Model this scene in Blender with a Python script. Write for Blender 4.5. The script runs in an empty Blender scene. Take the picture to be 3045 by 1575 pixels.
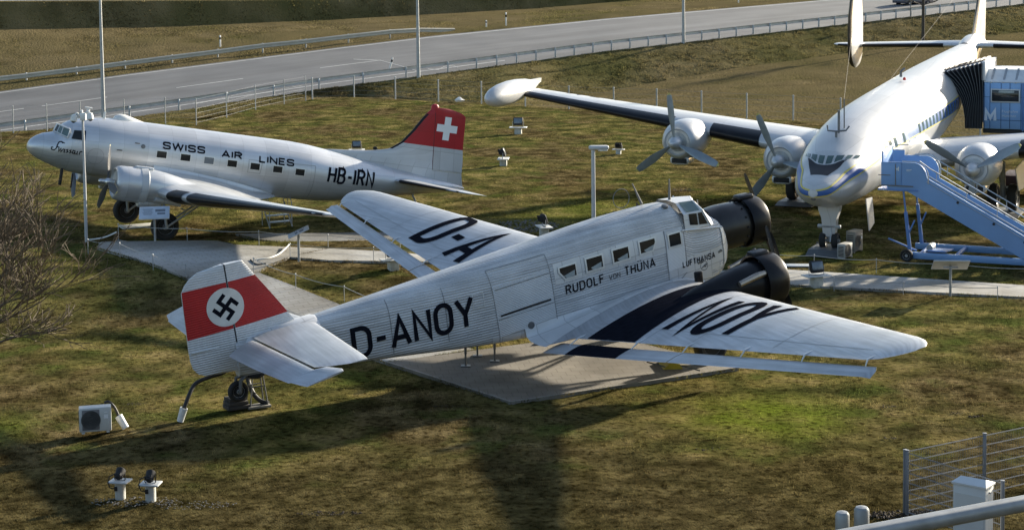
import bpy, bmesh, math, random
import numpy as np
from mathutils import Vector, Matrix
rad = math.radians
sc = bpy.context.scene
COL = sc.collection

# ------------------------------------------------------------------ camera, sky, sun, exposure
PITCH, ROLL = rad(4.37), rad(-0.67)
cd = bpy.data.cameras.new("camera"); cam = bpy.data.objects.new("camera", cd); COL.objects.link(cam)
F_ = Vector((0, math.cos(PITCH), -math.sin(PITCH))); R0 = Vector((1, 0, 0)); U0 = R0.cross(F_)
R_ = R0*math.cos(ROLL) + U0*math.sin(ROLL); U_ = U0*math.cos(ROLL) - R0*math.sin(ROLL)
cam.matrix_world = Matrix(((R_.x, U_.x, -F_.x, 0), (R_.y, U_.y, -F_.y, 0), (R_.z, U_.z, -F_.z, 12.06), (0, 0, 0, 1)))
cd.sensor_width = 36; cd.lens = 5300/3045*36; cd.shift_y = -558.1/3045
cd.clip_start = 0.1; cd.clip_end = 6000
sc.camera = cam
SUN_AZ, SUN_EL = 43.0, 17.0                      # from +x towards +y, degrees
w = bpy.data.worlds.new("World"); sc.world = w; w.use_nodes = True
nt = w.node_tree; bg = nt.nodes["Background"]; sky = nt.nodes.new("ShaderNodeTexSky")
sky.sky_type = 'NISHITA'; sky.sun_disc = False; sky.sun_elevation = rad(SUN_EL); sky.sun_rotation = rad(90 - SUN_AZ)
sky.air_density = 1.0; sky.dust_density = 1.0
nt.links.new(sky.outputs[0], bg.inputs[0]); bg.inputs[1].default_value = 0.06
sd = bpy.data.lights.new("sun", 'SUN'); sun = bpy.data.objects.new("sun", sd); COL.objects.link(sun)
sd.energy = 3.4; sd.angle = rad(1.4); sd.color = (1.0, 0.90, 0.73)
sv = Vector((math.cos(rad(SUN_AZ))*math.cos(rad(SUN_EL)), math.sin(rad(SUN_AZ))*math.cos(rad(SUN_EL)), math.sin(rad(SUN_EL))))
sun.rotation_euler = sv.to_track_quat('Z', 'Y').to_euler(); sun.location = sv*200
sc.view_settings.view_transform = 'Standard'; sc.view_settings.look = 'None'
sc.view_settings.exposure = 1.9; sc.view_settings.gamma = 1.0

# ------------------------------------------------------------------ materials
MATS = {}
def mat(name, base=(.5, .5, .5), rough=.5, metal=0.0, var=.12, scale=3.0, bump=0.0, bscale=40, spec=.5, dirt=None, coat=0):
    """painted / metal / plastic surface with mottled tone and roughness"""
    if name in MATS: return MATS[name]
    m = bpy.data.materials.new(name); m.use_nodes = True; n = m.node_tree; L = n.links
    b = n.nodes["Principled BSDF"]; b.inputs["Metallic"].default_value = metal
    b.inputs["Specular IOR Level"].default_value = spec
    if coat: b.inputs["Coat Weight"].default_value = coat
    tc = n.nodes.new("ShaderNodeTexCoord")
    t = n.nodes.new("ShaderNodeTexNoise"); t.inputs["Scale"].default_value = scale; t.inputs["Detail"].default_value = 6
    L.new(tc.outputs["Object"], t.inputs["Vector"])
    r = n.nodes.new("ShaderNodeValToRGB"); L.new(t.outputs["Fac"], r.inputs["Fac"])
    r.color_ramp.elements[0].position = .3; r.color_ramp.elements[1].position = .7
    lo = tuple(c*(1-var) for c in base); hi = tuple(min(1, c*(1+var*.6)) for c in base)
    if dirt: lo = dirt
    r.color_ramp.elements[0].color = (*lo, 1); r.color_ramp.elements[1].color = (*hi, 1)
    L.new(r.outputs["Color"], b.inputs["Base Color"])
    mr = n.nodes.new("ShaderNodeMapRange"); mr.inputs["To Min"].default_value = max(.03, rough-.08); mr.inputs["To Max"].default_value = rough+.1
    L.new(t.outputs["Fac"], mr.inputs["Value"]); L.new(mr.outputs["Result"], b.inputs["Roughness"])
    if bump:
        t2 = n.nodes.new("ShaderNodeTexNoise"); t2.inputs["Scale"].default_value = bscale; t2.inputs["Detail"].default_value = 4
        L.new(tc.outputs["Object"], t2.inputs["Vector"])
        bp = n.nodes.new("ShaderNodeBump"); bp.inputs["Strength"].default_value = bump; bp.inputs["Distance"].default_value = .02
        L.new(t2.outputs["Fac"], bp.inputs["Height"]); L.new(bp.outputs["Normal"], b.inputs["Normal"])
    MATS[name] = m
    return m

def math_node(n, op, a, b=None, c=None):
    k = n.nodes.new("ShaderNodeMath"); k.operation = op
    for i, v in enumerate((a, b, c)):
        if v is None: continue
        if isinstance(v, (int, float)): k.inputs[i].default_value = v
        else: n.links.new(v, k.inputs[i])
    return k.outputs[0]

def skin(name, base, rough, metal, axis='V', pitch=0.0, cstr=0.0, pu=0.0, pv=0.0, line=.75, var=.1, streak=.0, scale=1.2, lw=.012):
    """aircraft skin: corrugation along one UV axis (metres) and/or riveted panel joints every pu, pv metres"""
    if name in MATS: return MATS[name]
    m = mat(name, base, rough, metal, var, scale); n = m.node_tree; L = n.links; b = n.nodes["Principled BSDF"]
    uv = n.nodes.new("ShaderNodeUVMap"); sp = n.nodes.new("ShaderNodeSeparateXYZ"); L.new(uv.outputs[0], sp.inputs[0])
    U, V = sp.outputs[0], sp.outputs[1]
    col = b.inputs["Base Color"].links[0].from_socket
    height = None
    if pitch:
        a = V if axis == 'V' else U
        height = math_node(n, 'SINE', math_node(n, 'MULTIPLY', a, 2*math.pi/pitch))
        bp = n.nodes.new("ShaderNodeBump"); bp.inputs["Strength"].default_value = cstr; bp.inputs["Distance"].default_value = pitch*.16
        L.new(height, bp.inputs["Height"]); L.new(bp.outputs["Normal"], b.inputs["Normal"])
    if pu or pv:
        mask = None
        for ax, p in ((U, pu), (V, pv)):
            if not p: continue
            d = math_node(n, 'ABSOLUTE', math_node(n, 'SUBTRACT', math_node(n, 'FRACT', math_node(n, 'DIVIDE', ax, p)), .5))
            k = math_node(n, 'LESS_THAN', d, lw/p)
            mask = k if mask is None else math_node(n, 'MAXIMUM', mask, k)
        mx = n.nodes.new("ShaderNodeMix"); mx.data_type = 'RGBA'; mx.blend_type = 'MULTIPLY'
        L.new(math_node(n, 'MULTIPLY', mask, 1-line), mx.inputs[0]); L.new(col, mx.inputs[6]); mx.inputs[7].default_value = (0, 0, 0, 1)
        col = mx.outputs[2]
        # every panel a slightly different tone
        if pu and pv:
            cb = n.nodes.new("ShaderNodeCombineXYZ")
            L.new(math_node(n, 'FLOOR', math_node(n, 'ADD', math_node(n, 'DIVIDE', U, pu), .5)), cb.inputs[0])
            L.new(math_node(n, 'FLOOR', math_node(n, 'ADD', math_node(n, 'DIVIDE', V, pv), .5)), cb.inputs[1])
            wn = n.nodes.new("ShaderNodeTexWhiteNoise"); L.new(cb.outputs[0], wn.inputs["Vector"])
            m2 = n.nodes.new("ShaderNodeMix"); m2.data_type = 'RGBA'; m2.blend_type = 'MULTIPLY'; m2.inputs[0].default_value = .16
            L.new(col, m2.inputs[6]); L.new(wn.outputs["Value"], m2.inputs[7]); col = m2.outputs[2]
        L.new(col, b.inputs["Base Color"])
    if streak:
        mp = n.nodes.new("ShaderNodeMapping"); mp.inputs["Scale"].default_value = (.25, 5, 1); L.new(uv.outputs[0], mp.inputs[0])
        t = n.nodes.new("ShaderNodeTexNoise"); t.inputs["Scale"].default_value = 2.0; t.inputs["Detail"].default_value = 5; L.new(mp.outputs[0], t.inputs["Vector"])
        mr = n.nodes.new("ShaderNodeMapRange"); mr.inputs["From Min"].default_value = .35; mr.inputs["From Max"].default_value = .7
        mr.inputs["To Min"].default_value = 1-streak; mr.inputs["To Max"].default_value = 1; L.new(t.outputs["Fac"], mr.inputs["Value"])
        m3 = n.nodes.new("ShaderNodeMix"); m3.data_type = 'RGBA'; m3.blend_type = 'MULTIPLY'; m3.inputs[0].default_value = 1
        L.new(col, m3.inputs[6]); L.new(mr.outputs[0], m3.inputs[7]); L.new(m3.outputs[2], b.inputs["Base Color"])
    return m

# ------------------------------------------------------------------ mesh builder
class MB:
    def __init__(s): s.v = []; s.f = []; s.mi = []; s.uv = []
    def add(s, verts, faces, mi=0, uvs=None):
        o = len(s.v); s.v += [tuple(map(float, p)) for p in verts]
        for k, f in enumerate(faces):
            s.f.append([o+i for i in f]); s.mi.append(mi)
            s.uv.append([uvs[i] for i in f] if uvs is not None else [(0.0, 0.0)]*len(f))
    def loft(s, rings, closed=True, cap0=True, cap1=True, us=None, mi=0, mif=None, vs_=None):
        N = len(rings[0]); A = [[Vector(p) for p in r] for r in rings]
        if us is None:
            us = [0.0]
            for a, b in zip(A, A[1:]): us.append(us[-1] + (sum(b, Vector())/N - sum(a, Vector())/N).length)
        o = len(s.v); W = N+1 if closed else N
        for r in A: s.v += [tuple(p) for p in r]
        vs = []
        for r in A:
            t = [0.0]
            for j in range(1, W): t.append(t[-1] + (r[j % N]-r[j-1]).length)
            vs.append(t)
        if vs_: vs = [f+[f[0]] for f in vs_]
        for i in range(len(A)-1):
            for j in range(W-1):
                k = (j+1) % N
                s.f.append([o+i*N+j, o+i*N+k, o+(i+1)*N+k, o+(i+1)*N+j]); s.mi.append(mi if mif is None else mif(i, j))
                s.uv.append([(us[i], vs[i][j]), (us[i], vs[i][j+1]), (us[i+1], vs[i+1][j+1]), (us[i+1], vs[i+1][j])])
        if closed and cap0: s.f.append([o+j for j in range(N)][::-1]); s.mi.append(mi if mif is None else mif(0, 0)); s.uv.append([(0, 0)]*N)
        if closed and cap1:
            q = o+(len(A)-1)*N; s.f.append([q+j for j in range(N)]); s.mi.append(mi if mif is None else mif(len(A)-2, 0)); s.uv.append([(0, 0)]*N)
    def box(s, c, d, M=None, mi=0, bev=0.0, taper=1.0):
        c = Vector(c); hx, hy, hz = d[0]/2, d[1]/2, d[2]/2
        if bev <= 0:
            P = [Vector((x*hx*(taper if z > 0 else 1), y*hy*(taper if z > 0 else 1), z*hz)) for z in (-1, 1) for y in (-1, 1) for x in (-1, 1)]
            if M: P = [M @ p for p in P]
            s.add([c+p for p in P], [(0, 2, 3, 1), (4, 5, 7, 6), (0, 1, 5, 4), (2, 6, 7, 3), (0, 4, 6, 2), (1, 3, 7, 5)], mi, [(p.x+p.y, p.z) for p in P]); return
        bev = min(bev, hx*.9, hy*.9, hz*.9); rings = []
        for z, ins in ((-hz, bev), (-hz+bev*.3, bev*.3), (-hz+bev, 0), (hz-bev, 0), (hz-bev*.3, bev*.3), (hz, bev)):
            r = []
            for sx, sy in ((1, 1), (-1, 1), (-1, -1), (1, -1)):
                X, Y = hx-ins, hy-ins; bb = bev
                pts = [(X, Y-bb), (X-bb*.3, Y-bb*.3), (X-bb, Y)]
                if sx*sy < 0: pts = pts[::-1]
                r += [Vector((sx*px, sy*py, z)) for px, py in pts]
            rings.append([c+(M @ p if M else p) for p in r])
        s.loft(rings, mi=mi)
    def tube(s, pts, r, seg=8, mi=0, cap=True, closed=False):
        P = [Vector(p) for p in pts]; n = len(P); rr = r if isinstance(r, (list, tuple)) else [r]*n
        rings = []; up = None
        for i in range(n):
            t = (P[min(i+1, n-1)]-P[max(i-1, 0)])
            if closed: t = P[(i+1) % n]-P[i-1]
            t.normalize()
            if up is None:
                up = Vector((0, 0, 1)) if abs(t.z) < .9 else Vector((1, 0, 0))
            a = t.cross(up); a.normalize(); b = a.cross(t); up = b
            rings.append([P[i] + (a*math.cos(2*math.pi*k/seg) + b*math.sin(2*math.pi*k/seg))*rr[i] for k in range(seg)])
        if closed: rings.append(rings[0])
        s.loft(rings, cap0=cap and not closed, cap1=cap and not closed, mi=mi)
    def lathe(s, o, axis, prof, seg=24, mi=0, mif=None, squash=(1, 1), up=None):
        o = Vector(o); ax = Vector(axis).normalized()
        up = Vector(up) if up else (Vector((0, 0, 1)) if abs(ax.z) < .9 else Vector((1, 0, 0)))
        a = ax.cross(up).normalized(); b = a.cross(ax)
        rings = [[o+ax*h+(a*math.cos(2*math.pi*k/seg)*squash[0]+b*math.sin(2*math.pi*k/seg)*squash[1])*max(r, 1e-4) for k in range(seg)] for h, r in prof]
        s.loft(rings, mi=mi, mif=mif)
    def ext(s, poly, vec, mi=0):
        """prism: closed polygon of 3-D points swept along vec"""
        n = len(poly); v = Vector(vec); P = [Vector(p) for p in poly]
        s.add(P+[p+v for p in P], [list(range(n))[::-1], list(range(n, 2*n))]+[[i, (i+1) % n, n+(i+1) % n, n+i] for i in range(n)], mi)
    def build(s, name, mats, parent=None, xf=None, sharp=35, loc=None, smooth=True):
        me = bpy.data.meshes.new(name)
        v = s.v if xf is None else [xf(p) for p in s.v]
        me.from_pydata(v, [], s.f)
        if not isinstance(mats, (list, tuple)): mats = [mats]
        for m in mats: me.materials.append(m)
        me.polygons.foreach_set('material_index', s.mi)
        ul = me.uv_layers.new(name='UVMap'); ul.data.foreach_set('uv', [c for f in s.uv for p in f for c in p])
        bm = bmesh.new(); bm.from_mesh(me); bmesh.ops.recalc_face_normals(bm, faces=bm.faces[:]); bm.to_mesh(me); bm.free()
        me.polygons.foreach_set('use_smooth', [smooth]*len(me.polygons))
        if smooth: me.set_sharp_from_angle(angle=rad(sharp))
        ob = bpy.data.objects.new(name, me); COL.objects.link(ob)
        if parent is not None: ob.parent = parent
        if loc is not None: ob.location = loc
        return ob

def tag(o, label=None, cat=None, group=None, kind=None):
    if label: o['label'] = label
    if cat: o['category'] = cat
    if group: o['group'] = group
    if kind: o['kind'] = kind
    return o
def empty(name, loc, rz=0.0, label=None, cat=None, group=None):
    e = bpy.data.objects.new(name, None); COL.objects.link(e); e.location = loc; e.rotation_euler = (0, 0, rz); e.empty_display_size = .3
    return tag(e, label, cat, group)
def dup(root, loc, rz=0.0, label=None):
    r = root.copy(); COL.objects.link(r); r.location = loc; r.rotation_euler = (0, 0, rz)
    if label: r['label'] = label
    for ch in list(root.children):
        c = ch.copy(); COL.objects.link(c); c.parent = r
        for g in list(ch.children):
            d = g.copy(); COL.objects.link(d); d.parent = c
    return r

class Craft:
    """an Empty at the thing's base; parts are given in its own frame: x aft from the nose, y to its left, z up"""
    def __init__(s, name, T, yaw, pitch, base, label, cat):
        y, b = rad(yaw), rad(pitch)
        f = Vector((math.cos(y)*math.cos(b), math.sin(y)*math.cos(b), math.sin(b))); l = Vector((-math.sin(y), math.cos(y), 0)); u = f.cross(l)
        s.base = Vector(base); M = Matrix(((f.x, l.x, u.x), (f.y, l.y, u.y), (f.z, l.z, u.z)))
        s.root = bpy.data.objects.new(name, None); COL.objects.link(s.root)
        loc = Vector(T)+M @ Vector((-base[0], base[1], base[2]))
        s.root.matrix_world = Matrix.Translation(loc) @ M.to_4x4()
        s.M, s.T = M, Vector(T); tag(s.root, label, cat)
    def part(s, name, mb, mats, parent=None, sharp=35, label=None, smooth=True):
        bx, by, bz = s.base
        o = mb.build(name, mats, parent or s.root, xf=lambda p: (-(p[0]-bx), p[1]-by, p[2]-bz), sharp=sharp, smooth=smooth)
        if label: o['label'] = label
        return o
    def gz(s, x, y, z=0.0):
        """body height of world height z below body point x, y"""
        f, l, u = s.M.col[0], s.M.col[1], s.M.col[2]
        return (z - s.T.z + x*f.z - y*l.z)/u.z

# ------------------------------------------------------------------ shapes shared by the aircraft
def pchip(xs, ys):
    xs = np.array(xs, float); ys = np.array(ys, float); h = np.diff(xs); d = np.diff(ys)/h; m = np.zeros_like(ys)
    m[0], m[-1] = d[0], d[-1]
    for i in range(1, len(xs)-1):
        if d[i-1]*d[i] > 0: m[i] = 2*d[i-1]*d[i]/(d[i-1]+d[i])
    def f(x):
        i = int(min(max(np.searchsorted(xs, x)-1, 0), len(xs)-2)); t = min(max((x-xs[i])/h[i], 0), 1)
        return (2*t**3-3*t*t+1)*ys[i]+(t**3-2*t*t+t)*h[i]*m[i]+(-2*t**3+3*t*t)*ys[i+1]+(t**3-t*t)*h[i]*m[i+1]
    return f
class Fuselage:
    def __init__(s, secs):                  # x, top, bottom, half width, exponent above, exponent below
        xs = [q[0] for q in secs]; s.x0, s.x1 = xs[0], xs[-1]
        s.t, s.b, s.w, s.nu, s.nl = [pchip(xs, [q[i] for q in secs]) for i in range(1, 6)]
    def P(s, x, th, off=0.0):
        t, b, w = s.t(x), s.b(x), s.w(x); zc, hb = (t+b)/2, (t-b)/2; c, sn = math.cos(th), math.sin(th); e = s.nu(x) if sn >= 0 else s.nl(x)
        y = w*math.copysign(abs(c)**(2/e), c); z = zc+hb*math.copysign(abs(sn)**(2/e), sn)
        if off:
            gy = math.copysign(abs(y/w)**(e-1)/w, y); gz = math.copysign(abs((z-zc)/hb)**(e-1)/hb, z-zc); g = math.hypot(gy, gz)+1e-9
            y += off*gy/g; z += off*gz/g
        return (x, y, z)
    def side(s, x, z, left, off=0.006):     # the point of the left or right flank at height z
        t, b, w = s.t(x), s.b(x), s.w(x); zc, hb = (t+b)/2, (t-b)/2; q = max(-.999, min(.999, (z-zc)/hb)); e = s.nu(x) if q >= 0 else s.nl(x)
        th = math.asin(math.copysign(abs(q)**(e/2), q))
        return s.P(x, th if left else math.pi-th, off)
    def mesh(s, xs, seg=48):
        mb = MB(); R = [[s.P(x, 2*math.pi*k/seg-math.pi/2) for k in range(seg)] for x in xs]; V = []
        for r in R:                         # girth measured up and down from the widest line, so that joints run along the hull
            q, t = seg//4, [0.0]*seg
            for k in range(q+1, seg//2+1): t[k] = t[k-1]+math.dist(r[k], r[k-1])
            for k in range(q-1, -1, -1): t[k] = t[k+1]-math.dist(r[k], r[k+1])
            for k in range(seg//2+1, seg): t[k] = t[seg-k]
            V.append(t)
        mb.loft(R, us=list(xs), vs_=V); return mb
    def patch(s, grid, off=.006):           # grid of (x, z, left) rows draped over the flank
        mb = MB(); rows = [[s.side(x, z, l, off) for x, z, l in r] for r in grid]; mb.loft(rows, closed=False); return mb
def quad_grid(a, b, c, d, nu=6, nv=4):      # corners a-b top, d-c bottom (2-D), rows of points
    out = []
    for j in range(nv+1):
        t = j/nv; r = []
        for i in range(nu+1):
            u = i/nu; r.append(tuple((1-t)*((1-u)*a[k]+u*b[k])+t*((1-u)*d[k]+u*c[k]) for k in (0, 1)))
        out.append(r)
    return out
def thick(c):
    return 5*(.2969*math.sqrt(c)-.126*c-.3516*c*c+.2843*c**3-.1036*c**4)
CH = [0, .004, .015, .04, .08, .12, .18, .25, .32, .4, .5, .6, .7, .8, .9, 1.0]
class Wing:
    def __init__(s, secs, camber=.02):      # y, leading edge x, chord, z at leading edge, thickness ratio, drop of the trailing edge
        ys = [q[0] for q in secs]; s.y0, s.y1 = ys[0], ys[-1]; s.cam = camber
        s.f = [lambda y, i=i: float(np.interp(y, ys, [q[i] for q in secs])) for i in range(1, 6)]
        s.ys = ys
    def pt(s, y, c, top, off=0.0):
        xl, ch, z, t, dr = [g(y) for g in s.f]
        zz = z - dr*c + ch*(s.cam*4*c*(1-c)*.5 + (1 if top else -1)*t*thick(max(0, min(1, c)))) + (off if top else -off)
        return (xl+ch*c-off*2*max(0, 1-c/.06), y, zz)
    def at(s, x, y, top=True, off=.006):    # surface point above plan position x, |y|
        xl, ch = s.f[0](y), s.f[1](y); return s.pt(y, (x-xl)/ch, top, off)
    def mesh(s, side=1, c0=0.0, c1=1.0, ny=None, mif=None, ysx=()):
        ys = sorted(set(list(s.ys)+list(ysx)))
        cs = [c for c in CH if c0 <= c <= c1]
        rings = []
        for y in ys:
            r = [s.pt(y, c, True) for c in cs]+[s.pt(y, c, False) for c in cs[::-1][(1 if c1 == 1 and False else 0):]]
            rings.append([(p[0], side*p[1], p[2]) for p in r])
        mb = MB(); mb.loft(rings, us=ys, mif=mif); return mb

def arc(cx, cy, rx, ry, a0, a1, n=9):
    return [(cx+rx*math.cos(rad(a0+(a1-a0)*i/n)), cy+ry*math.sin(rad(a0+(a1-a0)*i/n))) for i in range(n+1)]
GLYPH = {
 'D': (.6, [[(0, 0), (0, 1), (.28, 1)]+arc(.28, .68, .32, .32, 90, 0)[1:]+arc(.28, .32, .32, .32, 0, -90)+[(0, 0)]]),
 '-': (.34, [[(0, .45), (.34, .45)]]), ' ': (.3, []),
 'A': (.64, [[(0, 0), (.32, 1), (.64, 0)], [(.1, .3), (.54, .3)]]),
 'N': (.56, [[(0, 0), (0, 1), (.56, 0), (.56, 1)]]),
 'O': (.6, [arc(.3, .7, .3, .3, 0, 180)+arc(.3, .3, .3, .3, 180, 360)+[(.6, .7)]]),
 'Y': (.62, [[(0, 1), (.31, .45), (.62, 1)], [(.31, .45), (.31, 0)]]),
 'R': (.58, [[(0, 0), (0, 1), (.3, 1)]+arc(.3, .76, .26, .24, 90, -90)+[(0, .52)], [(.28, .52), (.58, 0)]]),
 'U': (.58, [[(0, 1), (0, .29)]+arc(.29, .29, .29, .29, 180, 360)+[(.58, 1)]]),
 'L': (.46, [[(0, 1), (0, 0), (.46, 0)]]),
 'F': (.48, [[(0, 0), (0, 1), (.48, 1)], [(0, .53), (.4, .53)]]),
 'V': (.62, [[(0, 1), (.31, 0), (.62, 1)]]),
 'T': (.54, [[(0, 1), (.54, 1)], [(.27, 1), (.27, 0)]]),
 'H': (.56, [[(0, 0), (0, 1)], [(.56, 0), (.56, 1)], [(0, .52), (.56, .52)]]),
 'Ü': (.58, [[(0, 1), (0, .29)]+arc(.29, .29, .29, .29, 180, 360)+[(.58, 1)], [(.13, 1.18), (.13, 1.3)], [(.45, 1.18), (.45, 1.3)]]),
 'S': (.56, [[(.56, .76), (.54, .92), (.45, 1), (.13, 1), (.02, .93), (0, .77), (.02, .62), (.12, .54), (.44, .47), (.54, .4), (.56, .24), (.54, .08), (.44, 0), (.12, 0), (.02, .08), (0, .24)]]),
 'W': (.86, [[(0, 1), (.2, 0), (.43, 1), (.66, 0), (.86, 1)]]),
 'I': (.0, [[(0, 0), (0, 1)]]),
 'E': (.48, [[(.48, 1), (0, 1), (0, 0), (.48, 0)], [(0, .52), (.42, .52)]]),
 'B': (.56, [[(0, 0), (0, 1), (.3, 1)]+arc(.3, .77, .22, .23, 90, -90)+[(0, .54)], [(.3, .54)]+arc(.3, .27, .26, .27, 90, -90)+[(0, 0)]]),
 'M': (.72, [[(0, 0), (0, 1), (.36, .25), (.72, 1), (.72, 0)]]),
 'l': (.0, [[(0, 0), (0, 1)]]), 'u': (.42, [[(0, .7), (0, .21)]+arc(.21, .21, .21, .21, 180, 360), [(.42, .7), (.42, 0)]]),
 'g': (.42, [arc(.21, .35, .21, .33, 0, 360), [(.42, .7), (.42, -.1)]+arc(.21, -.1, .21, .2, 0, -150)]),
 'h': (.42, [[(0, 0), (0, 1)], [(0, .49)]+arc(.21, .49, .21, .21, 180, 0)+[(.42, 0)]]),
 'a': (.4, [arc(.2, .35, .2, .33, 0, 360), [(.4, .7), (.4, 0)]]), 'f': (.26, [[(.1, 0), (.1, .8)]+arc(.26, .8, .16, .2, 180, 90), [(0, .66), (.26, .66)]]),
 'e': (.42, [[(0, .36), (.42, .36)]+arc(.21, .35, .21, .34, 0, 300)]), 'n': (.4, [[(0, 0), (0, .7)], [(0, .49)]+arc(.2, .49, .2, .21, 180, 0)+[(.4, 0)]]),
 'ü': (.42, [[(0, .7), (0, .21)]+arc(.21, .21, .21, .21, 180, 360), [(.42, .7), (.42, 0)], [(.1, .85), (.1, .95)], [(.32, .85), (.32, .95)]]),
 'c': (.4, [arc(.21, .35, .21, .33, 50, 310)]),
}
def ribbon(mb, pl, wd, fn, maxl=.12, across=2):
    """a painted stroke of width wd along a 2-D polyline, laid on a surface by fn(s, t)"""
    closed = len(pl) > 2 and math.dist(pl[0], pl[-1]) < 1e-4
    P = [Vector((p[0], p[1])) for p in (pl[:-1] if closed else pl)]; n = len(P); offs = []
    for i in range(n):
        a = P[i-1] if (i or closed) else None; b = P[(i+1) % n] if (i < n-1 or closed) else None
        d1 = (P[i]-a).normalized() if a is not None else None; d2 = (b-P[i]).normalized() if b is not None else None
        d1 = d1 or d2; d2 = d2 or d1
        n1 = Vector((-d1.y, d1.x)); n2 = Vector((-d2.y, d2.x)); mm = n1+n2
        mm = mm.normalized() if mm.length > 1e-3 else n1
        offs.append(mm*(wd/2/max(.45, mm.dot(n1))))
    pairs = [(i, (i+1) % n) for i in range(n if closed else n-1)]
    for i, j in pairs:
        k = max(1, int(math.ceil((P[j]-P[i]).length/maxl))); rows = []
        for q in range(k+1):
            t = q/k; c = P[i].lerp(P[j], t); o = offs[i].lerp(offs[j], t)
            rows.append([fn(*(c+o*(1-2*a/across))) for a in range(across+1)])
        mb.loft(rows, closed=False)
def write(mb, text, h, fn, s0=0.0, stroke=.13, ws=1.0, gap=.16, maxl=.12, slant=0.0):
    """stroke lettering: h is the cap height, ws stretches it, returns the advance"""
    x = s0; wd = h*stroke
    for ch in text:
        W, strokes = GLYPH[ch]
        for st in strokes:
            pl = [(x+wd/2+px*h*ws+slant*py*h, wd/2+py*(h-wd)) for px, py in st]
            ribbon(mb, pl, wd, fn, maxl)
        x += W*h*ws+wd+gap*h*ws
    return x
def blade(mb, o, ax, rdir, L, c0, c1, r0=.2, beta=35, tw=20, tipr=.06, mif=None):
    """propeller blade from the hub o along rdir, prop axis ax"""
    ax = Vector(ax).normalized(); rd = Vector(rdir).normalized(); tg = ax.cross(rd); rings = []; N = 10
    R = [0, .08, .2, .35, .5, .65, .8, .9, .96, 1.0]
    for q in R:
        r = r0+(L-r0)*q; ch = c0*.45+(c1-c0*.45)*min(1, q/.45) if q < .45 else c1*(1-.35*((q-.45)/.55)**2)
        if q > .9: ch *= math.sqrt(max(.04, 1-((q-.9)/.1)**2*.93))
        th = max(.012, .16*(1-q)**1.2*c0+.02); b = rad(beta-tw*q)
        e1 = tg*math.cos(b)+ax*math.sin(b); e2 = ax*math.cos(b)-tg*math.sin(b)
        if q < .05: th = ch*.8
        rings.append([Vector(o)+rd*r+e1*(ch/2*math.cos(2*math.pi*k/N))+e2*(th/2*math.sin(2*math.pi*k/N)) for k in range(N)])
    mb.loft(rings, mif=mif)
def tyre(mb, o, ax, R, wd):
    mb.lathe(o, ax, [(-wd*.32, R*.55), (-wd*.42, R*.62), (-wd*.5, R*.78), (-wd*.42, R*.92), (-wd*.2, R*.99), (0, R), (wd*.2, R*.99), (wd*.42, R*.92), (wd*.5, R*.78), (wd*.42, R*.62), (wd*.32, R*.55)], 28)
def rim(mb, o, ax, R, wd):
    mb.lathe(o, ax, [(-wd*.36, R*.12), (-wd*.38, R*.2), (-wd*.22, R*.26), (-wd*.2, R*.45), (-wd*.34, R*.56), (wd*.34, R*.56), (wd*.2, R*.45), (wd*.22, R*.26), (wd*.38, R*.2), (wd*.36, R*.12)], 20)
# ------------------------------------------------------------------ common paints
BLACK = mat('black_paint', (.010, .010, .012), .34, 0, .3, 2, spec=.25)
MATTE = mat('matte_black', (.015, .015, .016), .7, 0, .3, 4)
LETTER = mat('lettering_black', (.012, .013, .019), .8, 0, .25, 5, spec=.0)
RUBBER = mat('tyre_rubber', (.018, .018, .018), .8, 0, .3, 9, bump=.3)
STEEL = mat('galvanised_steel', (.36, .38, .40), .45, .5, .18, 6)
BRIGHT = mat('bare_metal', (.6, .6, .6), .3, .9, .12, 5)
GREYMETAL = mat('grey_metal', (.16, .165, .17), .5, .4, .2, 5)
WHITE = mat('white_paint', (.72, .72, .7), .45, 0, .08, 3)
CONC = mat('pedestal_concrete', (.5, .5, .46), .85, 0, .2, 7, bump=.25)
GLASSD = mat('dark_glass', (.018, .02, .022), .08, 0, .2, 1.5, spec=.45)
GLASSG = mat('green_glass', (.10, .15, .14), .08, 0, .2, 1.5, spec=.9)
BLIND = mat('pale_blind', (.32, .36, .36), .7, 0, .2, 6)
RED = mat('red_paint', (.52, .018, .016), .42, 0, .14, 1.6); REDC = skin('red_corrugated', (.52, .02, .016), .45, 0, 'U', .06, .8, var=.12, streak=.1)
PROP = mat('blade_grey', (.24, .27, .29), .35, .3, .12, 3)
PROPD = mat('blade_dark_grey', (.085, .085, .088), .4, .3, .15, 3); PROPTIP = mat('blade_tip_yellow', (.5, .42, .12), .5, 0, .1, 4)

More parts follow.
